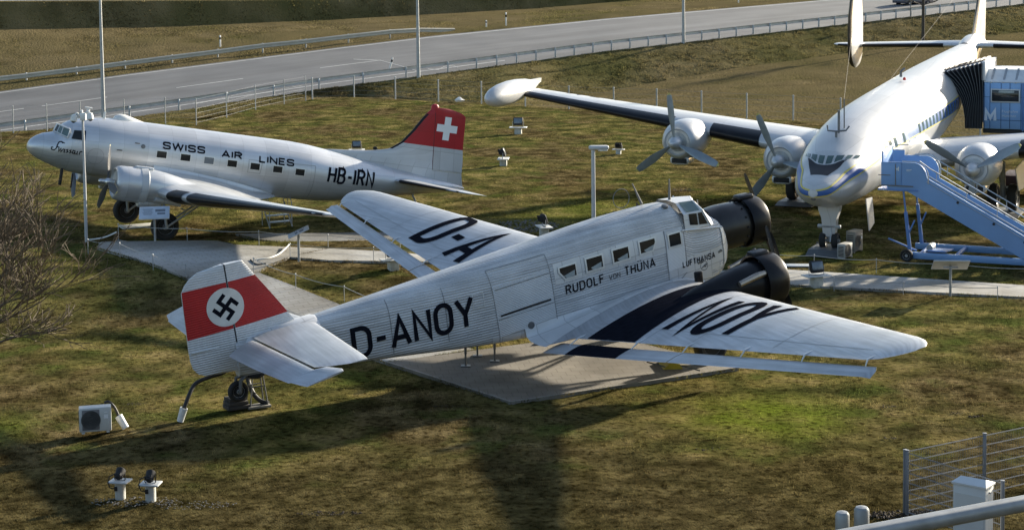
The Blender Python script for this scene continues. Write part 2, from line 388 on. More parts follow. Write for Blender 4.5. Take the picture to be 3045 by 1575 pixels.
# ------------------------------------------------------------------ corrugated three-engined aircraft
def build_trimotor():
    C = Craft('trimotor_aircraft', (7.89, 53.66, 3.37), 29.7, 6.3, (8, 0, -3.0),
              'silver corrugated three-engined aircraft with black cowlings, lettered D-ANOY, nearest of the three airliners', 'aircraft')
    FUS = skin('corrugated_side', (.64, .65, .66), .42, .15, 'V', .07, .6, var=.2, streak=.3, scale=1.0)
    WNG = skin('corrugated_wing', (.52, .535, .56), .38, .25, 'U', .055, .22, var=.18, streak=.26)
    SMOOTH = skin('smooth_silver', (.68, .69, .70), .4, .2, pu=.9, pv=.6, line=.7, var=.1)
    SEAM = mat('dark_seam', (.05, .05, .055), .6)
    TRIM = mat('silver_trim', (.66, .67, .67), .35, .4, .1, 4)
    fu = Fuselage([(2.1, .72, -.5, .5, 2.2, 2.4), (2.45, .84, -.85, .78, 2.6, 4), (2.95, .93, -1.1, .85, 3, 6), (3.6, 1.1, -1.22, .86, 3, 7), (3.95, 1.46, -1.25, .86, 2.9, 7),
                   (4.4, 1.49, -1.27, .86, 2.7, 8), (6.2, 1.44, -1.32, .86, 2.6, 8), (8, 1.28, -1.30, .86, 2.6, 8), (10.2, 1.07, -1.2, .82, 2.6, 8), (12.7, .85, -.95, .68, 2.6, 7),
                   (15.3, .63, -.70, .46, 2.6, 6), (16.5, .54, -.58, .35, 2.6, 5), (17.45, .46, -.45, .2, 2.4, 4)])
    xs = [2.1, 2.25, 2.45, 2.7, 2.95, 3.3, 3.6, 3.75, 3.95, 4.4, 5.2, 6.2, 7.1, 8, 9, 10.2, 11.4, 12.7, 14, 15.3, 16.5, 17.45]
    fo = C.part('fuselage', fu.mesh(xs, 64), FUS)
    sd = lambda s, t: fu.side(s, t, False, .012)
    # smooth belly panel, window band and nose panel
    def panel(name, poly, m, off, par=None, nu=8, nv=4):
        g = quad_grid(*poly, nu, nv); return C.part(name, fu.patch([[(p[0], p[1], False) for p in r] for r in g], off), m, par)
    panel('window_band', [(8.3, .66), (4.55, .84), (4.55, .24), (8.3, .09)], SMOOTH, .004)
    panel('nose_panel', [(4.5, -.12), (2.5, .02), (2.5, -.78), (4.5, -.92)], SMOOTH, .004)
    panel('cheek_fairing', [(2.5, .52), (2.16, .45), (2.16, -.3), (2.5, -.6)], SMOOTH, .02, nu=5)
    panel('belly_panel', [(10.4, -.95), (8.8, -1.0), (8.8, -1.24), (10.4, -1.12)], SMOOTH, .004)
    # crew door
    dr = panel('crew_door', [(4.52, .80), (3.9, .84), (3.9, -.30), (4.52, -.36)], skin('door_corrugation', (.70, .71, .72), .42, .15, 'U', .04, .5), .012)
    # cargo door: panel plus dark joints and slot
    cd_ = panel('cargo_door', [(10.28, .84), (8.46, .93), (8.37, -.79), (10.18, -1.0)], skin('cargo_corrugation', (.64, .65, .66), .45, .2, 'U', .045, .7), .010)
    mb = MB()
    for a, b in (((10.3, .86), (8.45, .95)), ((10.3, .86), (10.18, -1.12)), ((8.45, .95), (8.36, -.95)), ((10.2, .33), (8.42, .46)), ((10.17, -.5), (8.38, -.38))):
        ribbon(mb, [a, b], .016, lambda s, t: fu.side(s, t, False, .016))
    C.part('door_joint', mb, mat('joint_mid', (.20, .205, .21), .6, .1, .2, 4), cd_)
    mb = MB(); ribbon(mb, [(10.1, -.40), (8.5, -.28)], .055, lambda s, t: fu.side(s, t, False, .02)); C.part('door_slot', mb, MATTE, cd_)
    # cabin windows
    W1 = [[(8.15, .53), (7.58, .56), (7.58, .20), (7.98, .18), (8.15, .39)], [(7.26, .60), (6.69, .62), (6.69, .25), (7.26, .22)],
          [(6.36, .66), (5.79, .68), (5.79, .31), (6.36, .28)], [(5.44, .71), (4.87, .73), (4.87, .60), (5.0, .37), (5.44, .34)], [(4.43, .71), (3.99, .73), (3.99, .34), (4.43, .33)]]
    for left in (False, True):
        for k, pl in enumerate(W1):
            mb = MB(); P = [fu.side(x, z, left, .022) for x, z in pl]; n = len(P); mb.add(P, [list(range(n))])
            wo = C.part('window', mb, GLASSD)
            mb = MB(); ribbon(mb, pl+[pl[0]], .05, lambda s, t: fu.side(s, t, left, .028)); C.part('window_frame', mb, TRIM, wo)
            if k < 4:
                zb = min(p[1] for p in pl); xa, xb = pl[0][0]-.1, pl[1][0]+.06
                mb = MB(); mb.add([fu.side(x, z, left, .0235) for x, z in ((xa-.04, zb+.10), (xb, zb+.2), (xb+.02, zb+.05), (xa-.12, zb+.03))], [(0, 1, 2, 3)]); C.part('blind', mb, BLIND, wo)
    # cockpit canopy
    mb = MB()
    def can(xb, xsd, xt, xc): return [(xb, -.85, .70), (xsd, -.81, 1.17), (xt, -.46, 1.43), (xc, 0, 1.47), (xt, .46, 1.43), (xsd, .81, 1.17), (xb, .85, .70)]
    mb.loft([[(2.8, -.83, .70), (2.8, -.72, .86), (2.72, -.4, .95), (2.62, 0, .97), (2.72, .4, .95), (2.8, .72, .86), (2.8, .83, .70)], can(2.9, 3.1, 3.2, 2.95),
             [(3.8, y, z+.04*(z > 1.2)) for x, y, z in can(0, 0, 0, 0)]], closed=False)
    co = C.part('cockpit_canopy', mb, SMOOTH, sharp=20)
    for s in (-1, 1):
        for q in ([(3.0, .76), (3.16, 1.13), (3.3, 1.13), (3.3, .79)], [(3.34, .79), (3.34, 1.13), (3.62, 1.16), (3.62, .84)]):
            mb = MB(); mb.add([(x, s*(.85-(z-.7)*.085+.012), z) for x, z in q], [(0, 1, 2, 3)]); C.part('cockpit_window', mb, GLASSD, co)
        mb = MB(); mb.add([(3.2, s*.79, 1.20), (3.24, s*.47, 1.44), (3.7, s*.47, 1.475), (3.66, s*.79, 1.225)], [(0, 1, 2, 3)]); C.part('cockpit_window', mb, GLASSG, co)
        mb = MB(); mb.tube([(2.9, s*.86, .70), (3.12, s*.82, 1.18), (3.22, s*.47, 1.45)], .025, 6); mb.tube([(3.95, s*.87, .74), (2.5, s*.83, .56)], .025, 6); C.part('canopy_frame', mb, TRIM, co)
        mb = MB(); mb.add([(2.9, s*.74, .86), (2.68, s*.10, 1.0), (2.92, s*.08, 1.40), (3.12, s*.48, 1.38)], [(0, 1, 2, 3)]); C.part('windscreen_pane', mb, GLASSD, co)
    # lettering on the starboard side and the port side
    for left in (False, True):
        fs = lambda x0, z0, sl, sg: (lambda s, t: fu.side(x0+sg*s, z0+sl*s+t, left, .014))
        sg = 1 if left else -1
        mb = MB(); write(mb, 'D-ANOY', .88, fs(14.44 if not left else 10.6, -.68 if not left else -.48, .048 if not left else -.048, sg), stroke=.145, ws=.84, gap=.09)
        C.part('registration_lettering', mb, LETTER, fo)
        mb = MB(); a = write(mb, 'RUDOLF', .27, fs(8.0 if not left else 4.9, -.27 if not left else -.06, .055 if not left else -.055, sg), stroke=.15, ws=.93, gap=.17); C.part('name_lettering', mb, LETTER, fo); mb = MB()
        a = write(mb, 'VON', .15, fs(8.0 if not left else 4.9, -.25 if not left else -.04, .055 if not left else -.055, sg), a+.12, stroke=.12, ws=1.0, gap=.2); C.part('name_lettering', mb, LETTER, fo); mb = MB()
        write(mb, 'THÜNA', .27, fs(8.0 if not left else 4.9, -.27 if not left else -.06, .055 if not left else -.055, sg), a+.12, stroke=.15, ws=.90, gap=.17)
        C.part('name_lettering', mb, LETTER, fo)
        mb = MB(); write(mb, 'LUFTHANSA', .185, fs(4.03 if not left else 2.76, -.35, .05 if not left else -.02, sg), stroke=.17, ws=.78, gap=.15)
        C.part('airline_lettering', mb, LETTER, fo)
        mb = MB(); cc = (3.28, -.44)
        ribbon(mb, [(cc[0]+.13*math.cos(a), cc[1]+.13*math.sin(a)) for a in [2*math.pi*i/20 for i in range(21)]], .013, sd if not left else (lambda s, t: fu.side(s, t, True, .012)))
        for pl in ([(.09, -.05), (.0, .0), (-.04, -.035), (-.10, .045)], [(.0, 0), (-.03, .03), (-.1, .045)]):
            ribbon(mb, [(cc[0]+p[0], cc[1]+p[1]) for p in pl], .02, sd if not left else (lambda s, t: fu.side(s, t, True, .012)))
        C.part('airline_emblem', mb, LETTER, fo)
    mb = MB()
    for x, z in ((3.42, -.28), (2.62, -.12)): mb.lathe(fu.side(x, z, False, 0), (0, -1, 0), [(0, .03), (.02, .03)], 8)
    ribbon(mb, [(3.5, -.33), (3.3, -.31)], .06, sd); ribbon(mb, [(2.72, -.16), (2.55, -.14)], .07, sd); C.part('foot_step', mb, GREYMETAL, fo)
    mb = MB()
    for xj in (11.7, 13.3): sb = MB(); ribbon(sb, [(xj, .7), (xj, -.75)], .02, lambda s, t: fu.side(s, t, False, .006)); C.part('panel_joint', sb, MATS['joint_mid'], fo)
    for pl in ([(4.54, .84), (4.54, -.9)], [(3.88, .86), (3.88, -.35)], [(2.5, .5), (2.5, -.75)], [(3.8, .8), (2.5, .5)], [(4.5, -.92), (3.9, -.5)]): ribbon(mb, pl, .018, lambda s, t: fu.side(s, t, False, .016))
    C.part('panel_joint', mb, MATS['joint_mid'], fo)
    mb = MB(); ribbon(mb, [(10.88, .36), (10.55, .38), (10.55, -.02), (10.88, -.04), (10.88, .36)], .02, lambda s, t: fu.side(s, t, False, .01)); C.part('hatch', mb, TRIM, fo)
    mb = MB(); mb.lathe(fu.side(9.2, -.86, False, 0), (0, -1, 0), [(0, .1), (.03, .1), (.035, .06)], 14); C.part('filler_cap', mb, GREYMETAL, fo)
    for q in (((3.68, .0, 1.5), (3.62, .0, 2.1)), ((4.5, .25, 1.5), (4.75, .25, 2.15))): mb = MB(); mb.tube(q, [.045, .018], 8); C.part('antenna_mast', mb, GREYMETAL, fo)
    mb = MB(); mb.tube([(5.15+.28*math.cos(a), .3, 1.78+.28*math.sin(a)) for a in [2*math.pi*i/18 for i in range(18)]], .012, 5, closed=True); C.part('loop_aerial', mb, GREYMETAL, fo)
    mb = MB(); mb.tube([(2.7, .0, .95), (2.7, 0, 1.3)], .015, 6)
    C.part('antenna_mast', mb, GREYMETAL, fo)
    mb = MB(); mb.lathe((4.15, -.42, 1.42), (0, -.3, 1), [(0, .1), (.05, .1), (.06, .05)], 14); C.part('roof_vent', mb, GREYMETAL, fo)

    # wings: leading edge 3.25+.235y, gull-less dihedral, flaps and ailerons slung below the trailing edge
    def sec(y, xle=None, te=None, t=.13, zl=None):
        xl = 3.2+.25*y if xle is None else xle; te_ = 8.45-.02*y if te is None else te
        z = -1.14+.13*y if zl is None else zl
        return (y, xl, te_-xl, z, t, .07*(te_-xl))
    WG = Wing([sec(.8, te=9.3, t=.15), sec(1.5, te=9.05, t=.15), sec(1.75, t=.15), sec(3.2, t=.15), sec(6.5, t=.145), sec(10, t=.135), sec(13.6, t=.12), sec(13.95, 6.74, 8.06, .11), sec(14.2, 6.92, 7.84, .09), sec(14.36, 7.08, 7.64, .06), sec(14.44, 7.2, 7.48, .02)], camber=.035)
    for s in (-1, 1):
        wo = C.part('wing', WG.mesh(s, ysx=[2.5, 4.8, 8.2, 12]), WNG)
        F = lambda x, y, o=.016: (lambda p: (p[0], s*p[1], p[2]))(WG.at(x, y, True, o))
        # black heat band behind the outer engine
        mb = MB(); rows = []
        for c in (.01, .015, .04, .08, .12, .18, .25, .32, .4, .5, .6, .7, .8, .9, .995):
            pass; rows.append([(lambda p: (p[0], s*p[1], p[2]))(WG.pt((2.1+.3*c)*(1-u)+(3.95+.75*c)*u, c, True, .010)) for u in [k/6 for k in range(7)]])
        mb.loft(rows, closed=False); C.part('exhaust_band', mb, LETTER, wo)
        mb = MB(); h = 2.3
        if s < 0: write(mb, 'NOY', h, lambda a, t: F(7.78-t-.0*a, 4.95+a), stroke=.125, ws=.56, gap=.07, maxl=.3, slant=0)
        else: write(mb, 'D-A', h, lambda a, t: F(7.95-t, 9.05-a), stroke=.125, ws=.56, gap=.08, maxl=.3)
        C.part('wing_lettering', mb, LETTER, wo)
        # chordwise joint strips
        mb = MB()
        for y in (4.95, 7.0, 10.2): ribbon(mb, [(y, 3.6+.235*y), (y, 8.25-.02*y)], .02, lambda a, t: F(t, a, .006), maxl=.3)
        ribbon(mb, [(1.9, 7.6), (13.4, 7.75)], .02, lambda a, t: F(t, a, .006), maxl=.4)
        C.part('wing_joint', mb, mat('joint_grey', (.33, .34, .35), .5, .2, .1, 3), wo)
        # root fillet
        mb = MB(); rows = []
        for i in range(17):
            x = 3.3+6.1*i/16; u = i/16; yo = .98+.55*u**1.3+.12*math.sin(math.pi*u)
            a = fu.side(x, -.62-.28*u**1.5+(.0 if u > .12 else -.25*(1-u/.12)), s > 0, .004); b = WG.at(min(x, 9.2), yo, True, .006); a, b = Vector(a), Vector((b[0], s*b[1], b[2]))
            m1 = Vector((x, a.y+s*.05, a.z*.45+b.z*.55)); m2 = Vector((x, a.y*.5+b.y*.5, b.z+.05)); rows.append([a, a.lerp(m1, .55), m1, m1.lerp(m2, .6), m2.lerp(b, .5), b])
        mb.loft(rows, closed=False); C.part('wing_root_fairing', mb, SMOOTH, wo, sharp=60)
        # flap and aileron
        drop = .0 if s > 0 else .03
        for nm, ya, yb in (('flap', 1.75, 7.05), ('aileron', 7.1, 13.98)):
            sc_ = []
            for y in (ya, (ya+yb)/2, yb):
                xl = 8.60-.03*y; te = 9.34-.05*y; sc_.append((y, xl, te-xl, -1.14+.13*y-.07*(xl-3.25-.235*y)-.10-drop, .10, .07+drop))
            if nm == 'flap': sc_[0] = (ya-.35, sc_[0][1], sc_[0][2], sc_[0][3]-.04, .1, .07+drop)
            if nm == 'aileron': sc_.append((14.15, 8.35, .18, sc_[-1][3]-.01, .06, .12))
            Fw = Wing(sc_, .02); f = C.part(nm, Fw.mesh(s), WNG)
            if nm == 'flap':
                mb = MB(); mb.loft([[(lambda p: (p[0], s*p[1], p[2]))(Fw.pt(y+dy*c, c, True, .006)) for y, dy in ((2.42, .1), (3.1, .1), (3.9, .1), (4.78, .1))] for c in (.01, .05, .15, .35, .6, .8, .99)], closed=False); C.part('exhaust_band', mb, LETTER, f)
        for y in (2.0, 4.9, 7.1, 9.4, 11.6, 13.7):
            mb = MB(); x0, a = 8.2-.02*y, WG.at(8.2-.02*y, y, True, .0)
            mb.tube([(x0-.1, s*y, a[2]), (8.45-.02*y, s*y, a[2]-.05), (8.8-.04*y, s*y, a[2]-.16-drop)], [.012, .025, .012], 6); C.part('flap_bracket', mb, TRIM, wo)
        for y in (6.3, 7.7):
            mb = MB(); mb.tube([(9.1-.05*y, s*(y-.4), -1.14+.13*y-.62-drop), (9.1-.05*y, s*(y+.4), -1.14+.13*y-.58-drop)], .018, 5); C.part('flap_rod', mb, GREYMETAL, wo)

    # tail
    LEv, HG = pchip([-.3, .62, 2.55], [15.2, 15.71, 16.98]), pchip([-.4, .3, 2.5], [17.36, 17.38, 17.46])
    TE = pchip([-.28, -.24, -.12, .09, .4, 1.98, 2.22, 2.43, 2.5], [17.8, 18.3, 18.52, 18.63, 18.66, 18.65, 18.48, 18.15, 17.6])
    def yt(x, z):
        le, hg, te = LEv(z), HG(z), TE(max(-.28, min(2.5, z)))
        return .015+.085*math.sqrt(max(0, (x-le)/(hg-le))) if x <= hg else .018+.082*max(0, 1-(x-hg)/max(.1, te-hg))
    TAIL = skin('corrugated_tail', (.70, .71, .72), .42, .15, 'U', .06, .6, var=.09, streak=.12)
    def slab(levels, fa, fb, m, name, par=None):
        mb = MB(); rings = []
        for z in levels:
            a, b = fa(z), fb(z); cs = [a+(b-a)*u for u in (0, .06, .2, .45, .75, 1)]
            rings.append([(x, yt(x, z), z) for x in cs]+[(x, -yt(x, z), z) for x in cs[::-1]])
        mb.loft(rings, us=list(levels)); return C.part(name, mb, m, par)
    fin = slab([.4, .6, 1.2, 1.8, 2.4, 2.5], LEv, lambda z: HG(z)-.012, TAIL, 'tail_fin')
    rud = slab([-.28, -.24, -.15, 0, .2, .5, 1.0, 1.5, 1.98, 2.15, 2.3, 2.42, 2.5], lambda z: HG(z)+.03, lambda z: TE(z), TAIL, 'rudder')
    mb = MB(); mb.tube([(17.465, 0, 2.49), (17.40, 0, .3)], .075, 8); C.part('hinge_post', mb, SEAM, rud)
    mb = MB(); mb.box((18.1, 0, .42), (1.0, .14, .05), bev=.02); C.part('rudder_rib', mb, TRIM, rud)
    DISC, EMB = mat('white_disc', (.66, .66, .63), .5, 0, .1, 4), LETTER
    top, bot = lambda x: 2.06-.027*(x-16.8), lambda x: .90-.054*(x-16.03)
    for s in (-1, 1):
        for nm, fa, fb, par in (('red_band', LEv, lambda z: HG(z)-.012, fin), ('red_band', lambda z: HG(z)+.03, TE, rud)):
            mb = MB(); rows = []
            for j in range(9):
                r = []
                for i in range(9):
                    z = 1.4
                    for _ in range(4):
                        a, b = fa(z), fb(z); x = a+(b-a)*(.004+.992*i/8); z = bot(x)+(top(x)-bot(x))*j/8
                    r.append((x, s*(yt(x, z)+.004), z))
                rows.append(r)
            mb.loft(rows, closed=False); C.part(nm, mb, REDC, par)
        cx, cz, R = 17.57, 1.41, .5
        on = lambda a, t: (cx+s*a, s*(yt(cx+s*a, cz+t)+.009), cz+t+.0)
        mb = MB(); rows = []
        for j in range(9):
            rows.append([on(R*j/8*math.cos(2*math.pi*i/40), R*j/8*math.sin(2*math.pi*i/40)) for i in range(41)])
        mb.loft(rows, closed=False); dc = C.part('tail_disc', mb, DISC, rud)
        mb = MB(); a = .235; c45 = math.cos(math.pi/4)
        for pl in ([(a, a), (0, a), (0, 0)], [(0, 0), (0, -a), (-a, -a)], [(a, -a), (a, 0), (0, 0)], [(0, 0), (-a, 0), (-a, a)]):
            ribbon(mb, [((p[0]-p[1])*c45*1.0, (p[0]+p[1])*c45) for p in pl], .105, lambda q, t: (lambda p: (p[0], p[1]+s*.004, p[2]))(on(q, t)), maxl=.08)
        mb.add([(lambda p: (p[0], p[1]+s*.005, p[2]))(on(q*.075, t*.075)) for q, t in ((0, 1), (1, 0), (0, -1), (-1, 0))], [(0, 1, 2, 3)])
        C.part('tail_emblem', mb, EMB, rud)
        # tailplane and elevator
        ST = Wing([(.15, 15.25, 1.75, .50, .11, .0), (.6, 15.3, 1.7, .50, .11, 0), (4.2, 15.72, 1.28, .54, .10, 0), (4.4, 15.75, .95, .54, .09, 0), (4.62, 15.8, .45, .545, .06, 0)], 0)
        so = C.part('tailplane', ST.mesh(s, ysx=[1.5, 2.8]), WNG)
        d = .15 if s < 0 else .24
        EL = Wing([(.42, 17.07, .58, .47, .13, d), (.75, 17.05, .84, .47, .13, d), (2.5, 17.05, .82, .49, .12, d), (4.3, 17.05, .70, .51, .11, d), (4.38, 16.74, .96, .52, .10, d), (4.8, 16.55, 1.06, .52, .09, d), (4.98, 16.6, .95, .52, .05, d)], 0)
        C.part('elevator', EL.mesh(s, ysx=[1.6, 3.4]), WNG, so)
        pass
    mb = MB(); mb.loft([[(x, w*math.cos(a), zc+h*math.sin(a)) for a in [math.pi*k/12 for k in range(13)]] for x, w, zc, h in ((15.1, .40, .28, .34), (15.25, .46, .28, .40), (16.2, .40, .3, .34), (16.95, .30, .3, .24), (17.3, .16, .3, .12))], closed=False)
    C.part('tail_fairing', mb, SMOOTH, sharp=50)

    # engines
    def engine(x0, y, z, R, x1, nac, nm):
        eo = MB(); eo.lathe((x0, y, z), (1, 0, 0), [(.03, R*.80), (0, R*.86), (.02, R*.92), (.12, R*.98), (.4, R*1.0), (x1-x0-.03, R*1.0), (x1-x0, R*.985), (x1-x0-.02, R*.93), (.3, R*.9), (.08, R*.82)], 40)
        e = C.part('engine_cowling', eo, BLACK)
        mb = MB(); mb.lathe((x0+.2, y, z), (1, 0, 0), [(0, R*.25), (.02, R*.4), (.25, R*.42), (.5, R*.5)], 20)
        for k in range(9):
            a = 2*math.pi*k/9; mb.tube([(x0+.35, y+R*.35*math.cos(a), z+R*.35*math.sin(a)), (x0+.35, y+R*.86*math.cos(a), z+R*.86*math.sin(a))], R*.13, 8)
        C.part('engine_block', mb, GREYMETAL, e)
        mb = MB(); mb.lathe((x0, y, z), (1, 0, 0), nac, 32); C.part('nacelle', mb, mat('nacelle_dark_grey', (.035, .035, .036), .33, .5, .25, 2.5) if nm == 'c' else BLACK, e)
        mb = MB(); mb.box((x0+.45, y+(.1 if y < 0 else 0), z+R*1.0), (.55, .42, .16), bev=.07); C.part('cowling_hump', mb, BLACK, e)
        return e
    e = engine(.58, 0, .31, .76, 1.25, [(.60, .40), (.62, .64), (.75, .67), (1.05, .69), (1.5, .70), (1.95, .66)], 'c')
    mb = MB()
    for k in range(14):
        a = 2*math.pi*k/14; mb.lathe((1.42, .70*math.cos(a), .31+.70*math.sin(a)), (0, math.cos(a), math.sin(a)), [(-.02, .035), (.012, .035), (.014, .01)], 8)
    C.part('fastener', mb, MATTE, e)
    mb = MB(); mb.tube([(1.15, -.5, -.45), (1.7, -.66, -.62), (2.3, -.72, -.74)], .065, 10); C.part('exhaust_pipe', mb, mat('exhaust_metal', (.42, .36, .30), .35, .8, .2, 6), e)
    def prop(o, ang):
        pm = MB(); pm.lathe(o, (-1, 0, 0), [(-.12, .14), (0, .15), (.16, .12), (.2, .06), (.21, .02)], 16); p = C.part('propeller', pm, GREYMETAL)
        for k in (0, 1):
            a = ang+math.pi*k; mb = MB(); blade(mb, o, (-1, 0, 0), (0, math.cos(a), math.sin(a)), 1.45, .18, .34, .08, 26, 16); C.part('blade', mb, mat('blade_dark', (.03, .03, .032), .28, .5, .2, 4), p)
    prop((.42, 0, .31), math.atan2(1.3, .66))
    for s in (-1, 1):
        e = engine(2.48, s*3.14, -.57, .76, 3.22, [(.60, .40), (.64, .60), (.9, .60), (1.4, .54), (2.0, .42), (2.8, .26), (3.4, .06)], 's')
        mb = MB(); mb.tube([(3.2, s*3.68, -.22), (3.5, s*3.70, -.24), (4.1, s*3.66, -.36)], [.085, .10, .08], 10); C.part('exhaust_pipe', mb, MATS['exhaust_metal'], e)
        mb = MB(); mb.box((3.95, s*1.5, -.62), (.22, .16, .5), bev=.03); C.part('cooler_duct', mb, BLACK, e)
        mb = MB(); mb.tube([(2.7, s*1.9, -.75), (2.65, s*1.9, -.3)], .02, 6); C.part('fuel_gauge', mb, GREYMETAL, e)
        prop((2.32, s*3.14, -.57), math.atan2(1, .3) if s < 0 else math.atan2(1.4, .9))
        # gear
        x, y = 4.1, s*2.0; g = C.gz(x, y)+.56
        st = MB(); st.tube([(4.0, s*2.3, -.9), (x, s*2.05, g+.1)], .09, 10); st.tube([(x, y, g), (4.6, s*.7, -1.2)], .06, 8); st.tube([(x, y, g), (3.4, s*.7, -1.15)], .06, 8); st.tube([(x, s*1.75, g), (x, s*2.25, g)], .06, 8)
        so = C.part('undercarriage_leg', st, GREYMETAL)
        mb = MB(); tyre(mb, (x, y, g), (0, 1, 0), .56, .34); wh = C.part('wheel', mb, RUBBER)
        mb = MB(); rim(mb, (x, y, g), (0, 1, 0), .56, .34); C.part('rim', mb, GREYMETAL, wh)
    # tail wheel leg
    x = 17.5; g = C.gz(x, 0, .34)+.27
    mb = MB(); mb.tube([(17.1, 0, -.4), (x-.05, -.17, g+.3), (x, -.17, g)], [.07, .05, .045], 8); mb.tube([(17.1, 0, -.4), (x-.05, .17, g+.3), (x, .17, g)], [.07, .05, .045], 8); mb.tube([(x, -.19, g), (x, .19, g)], .04, 8)
    so = C.part('tail_wheel_fork', mb, GREYMETAL)
    mb = MB(); tyre(mb, (x, 0, g), (0, 1, 0), .27, .2); wh = C.part('wheel', mb, RUBBER)
    mb = MB(); rim(mb, (x, 0, g), (0, 1, 0), .27, .2); C.part('rim', mb, TRIM, wh)
    mb = MB(); mb.lathe((17.0, 0, -.46), (0, 0, -1), [(0, .3), (.06, .3), (.12, .2)], 16, squash=(1.3, .8)); C.part('wheel_well', mb, MATTE)
    return C
TRI = build_trimotor()
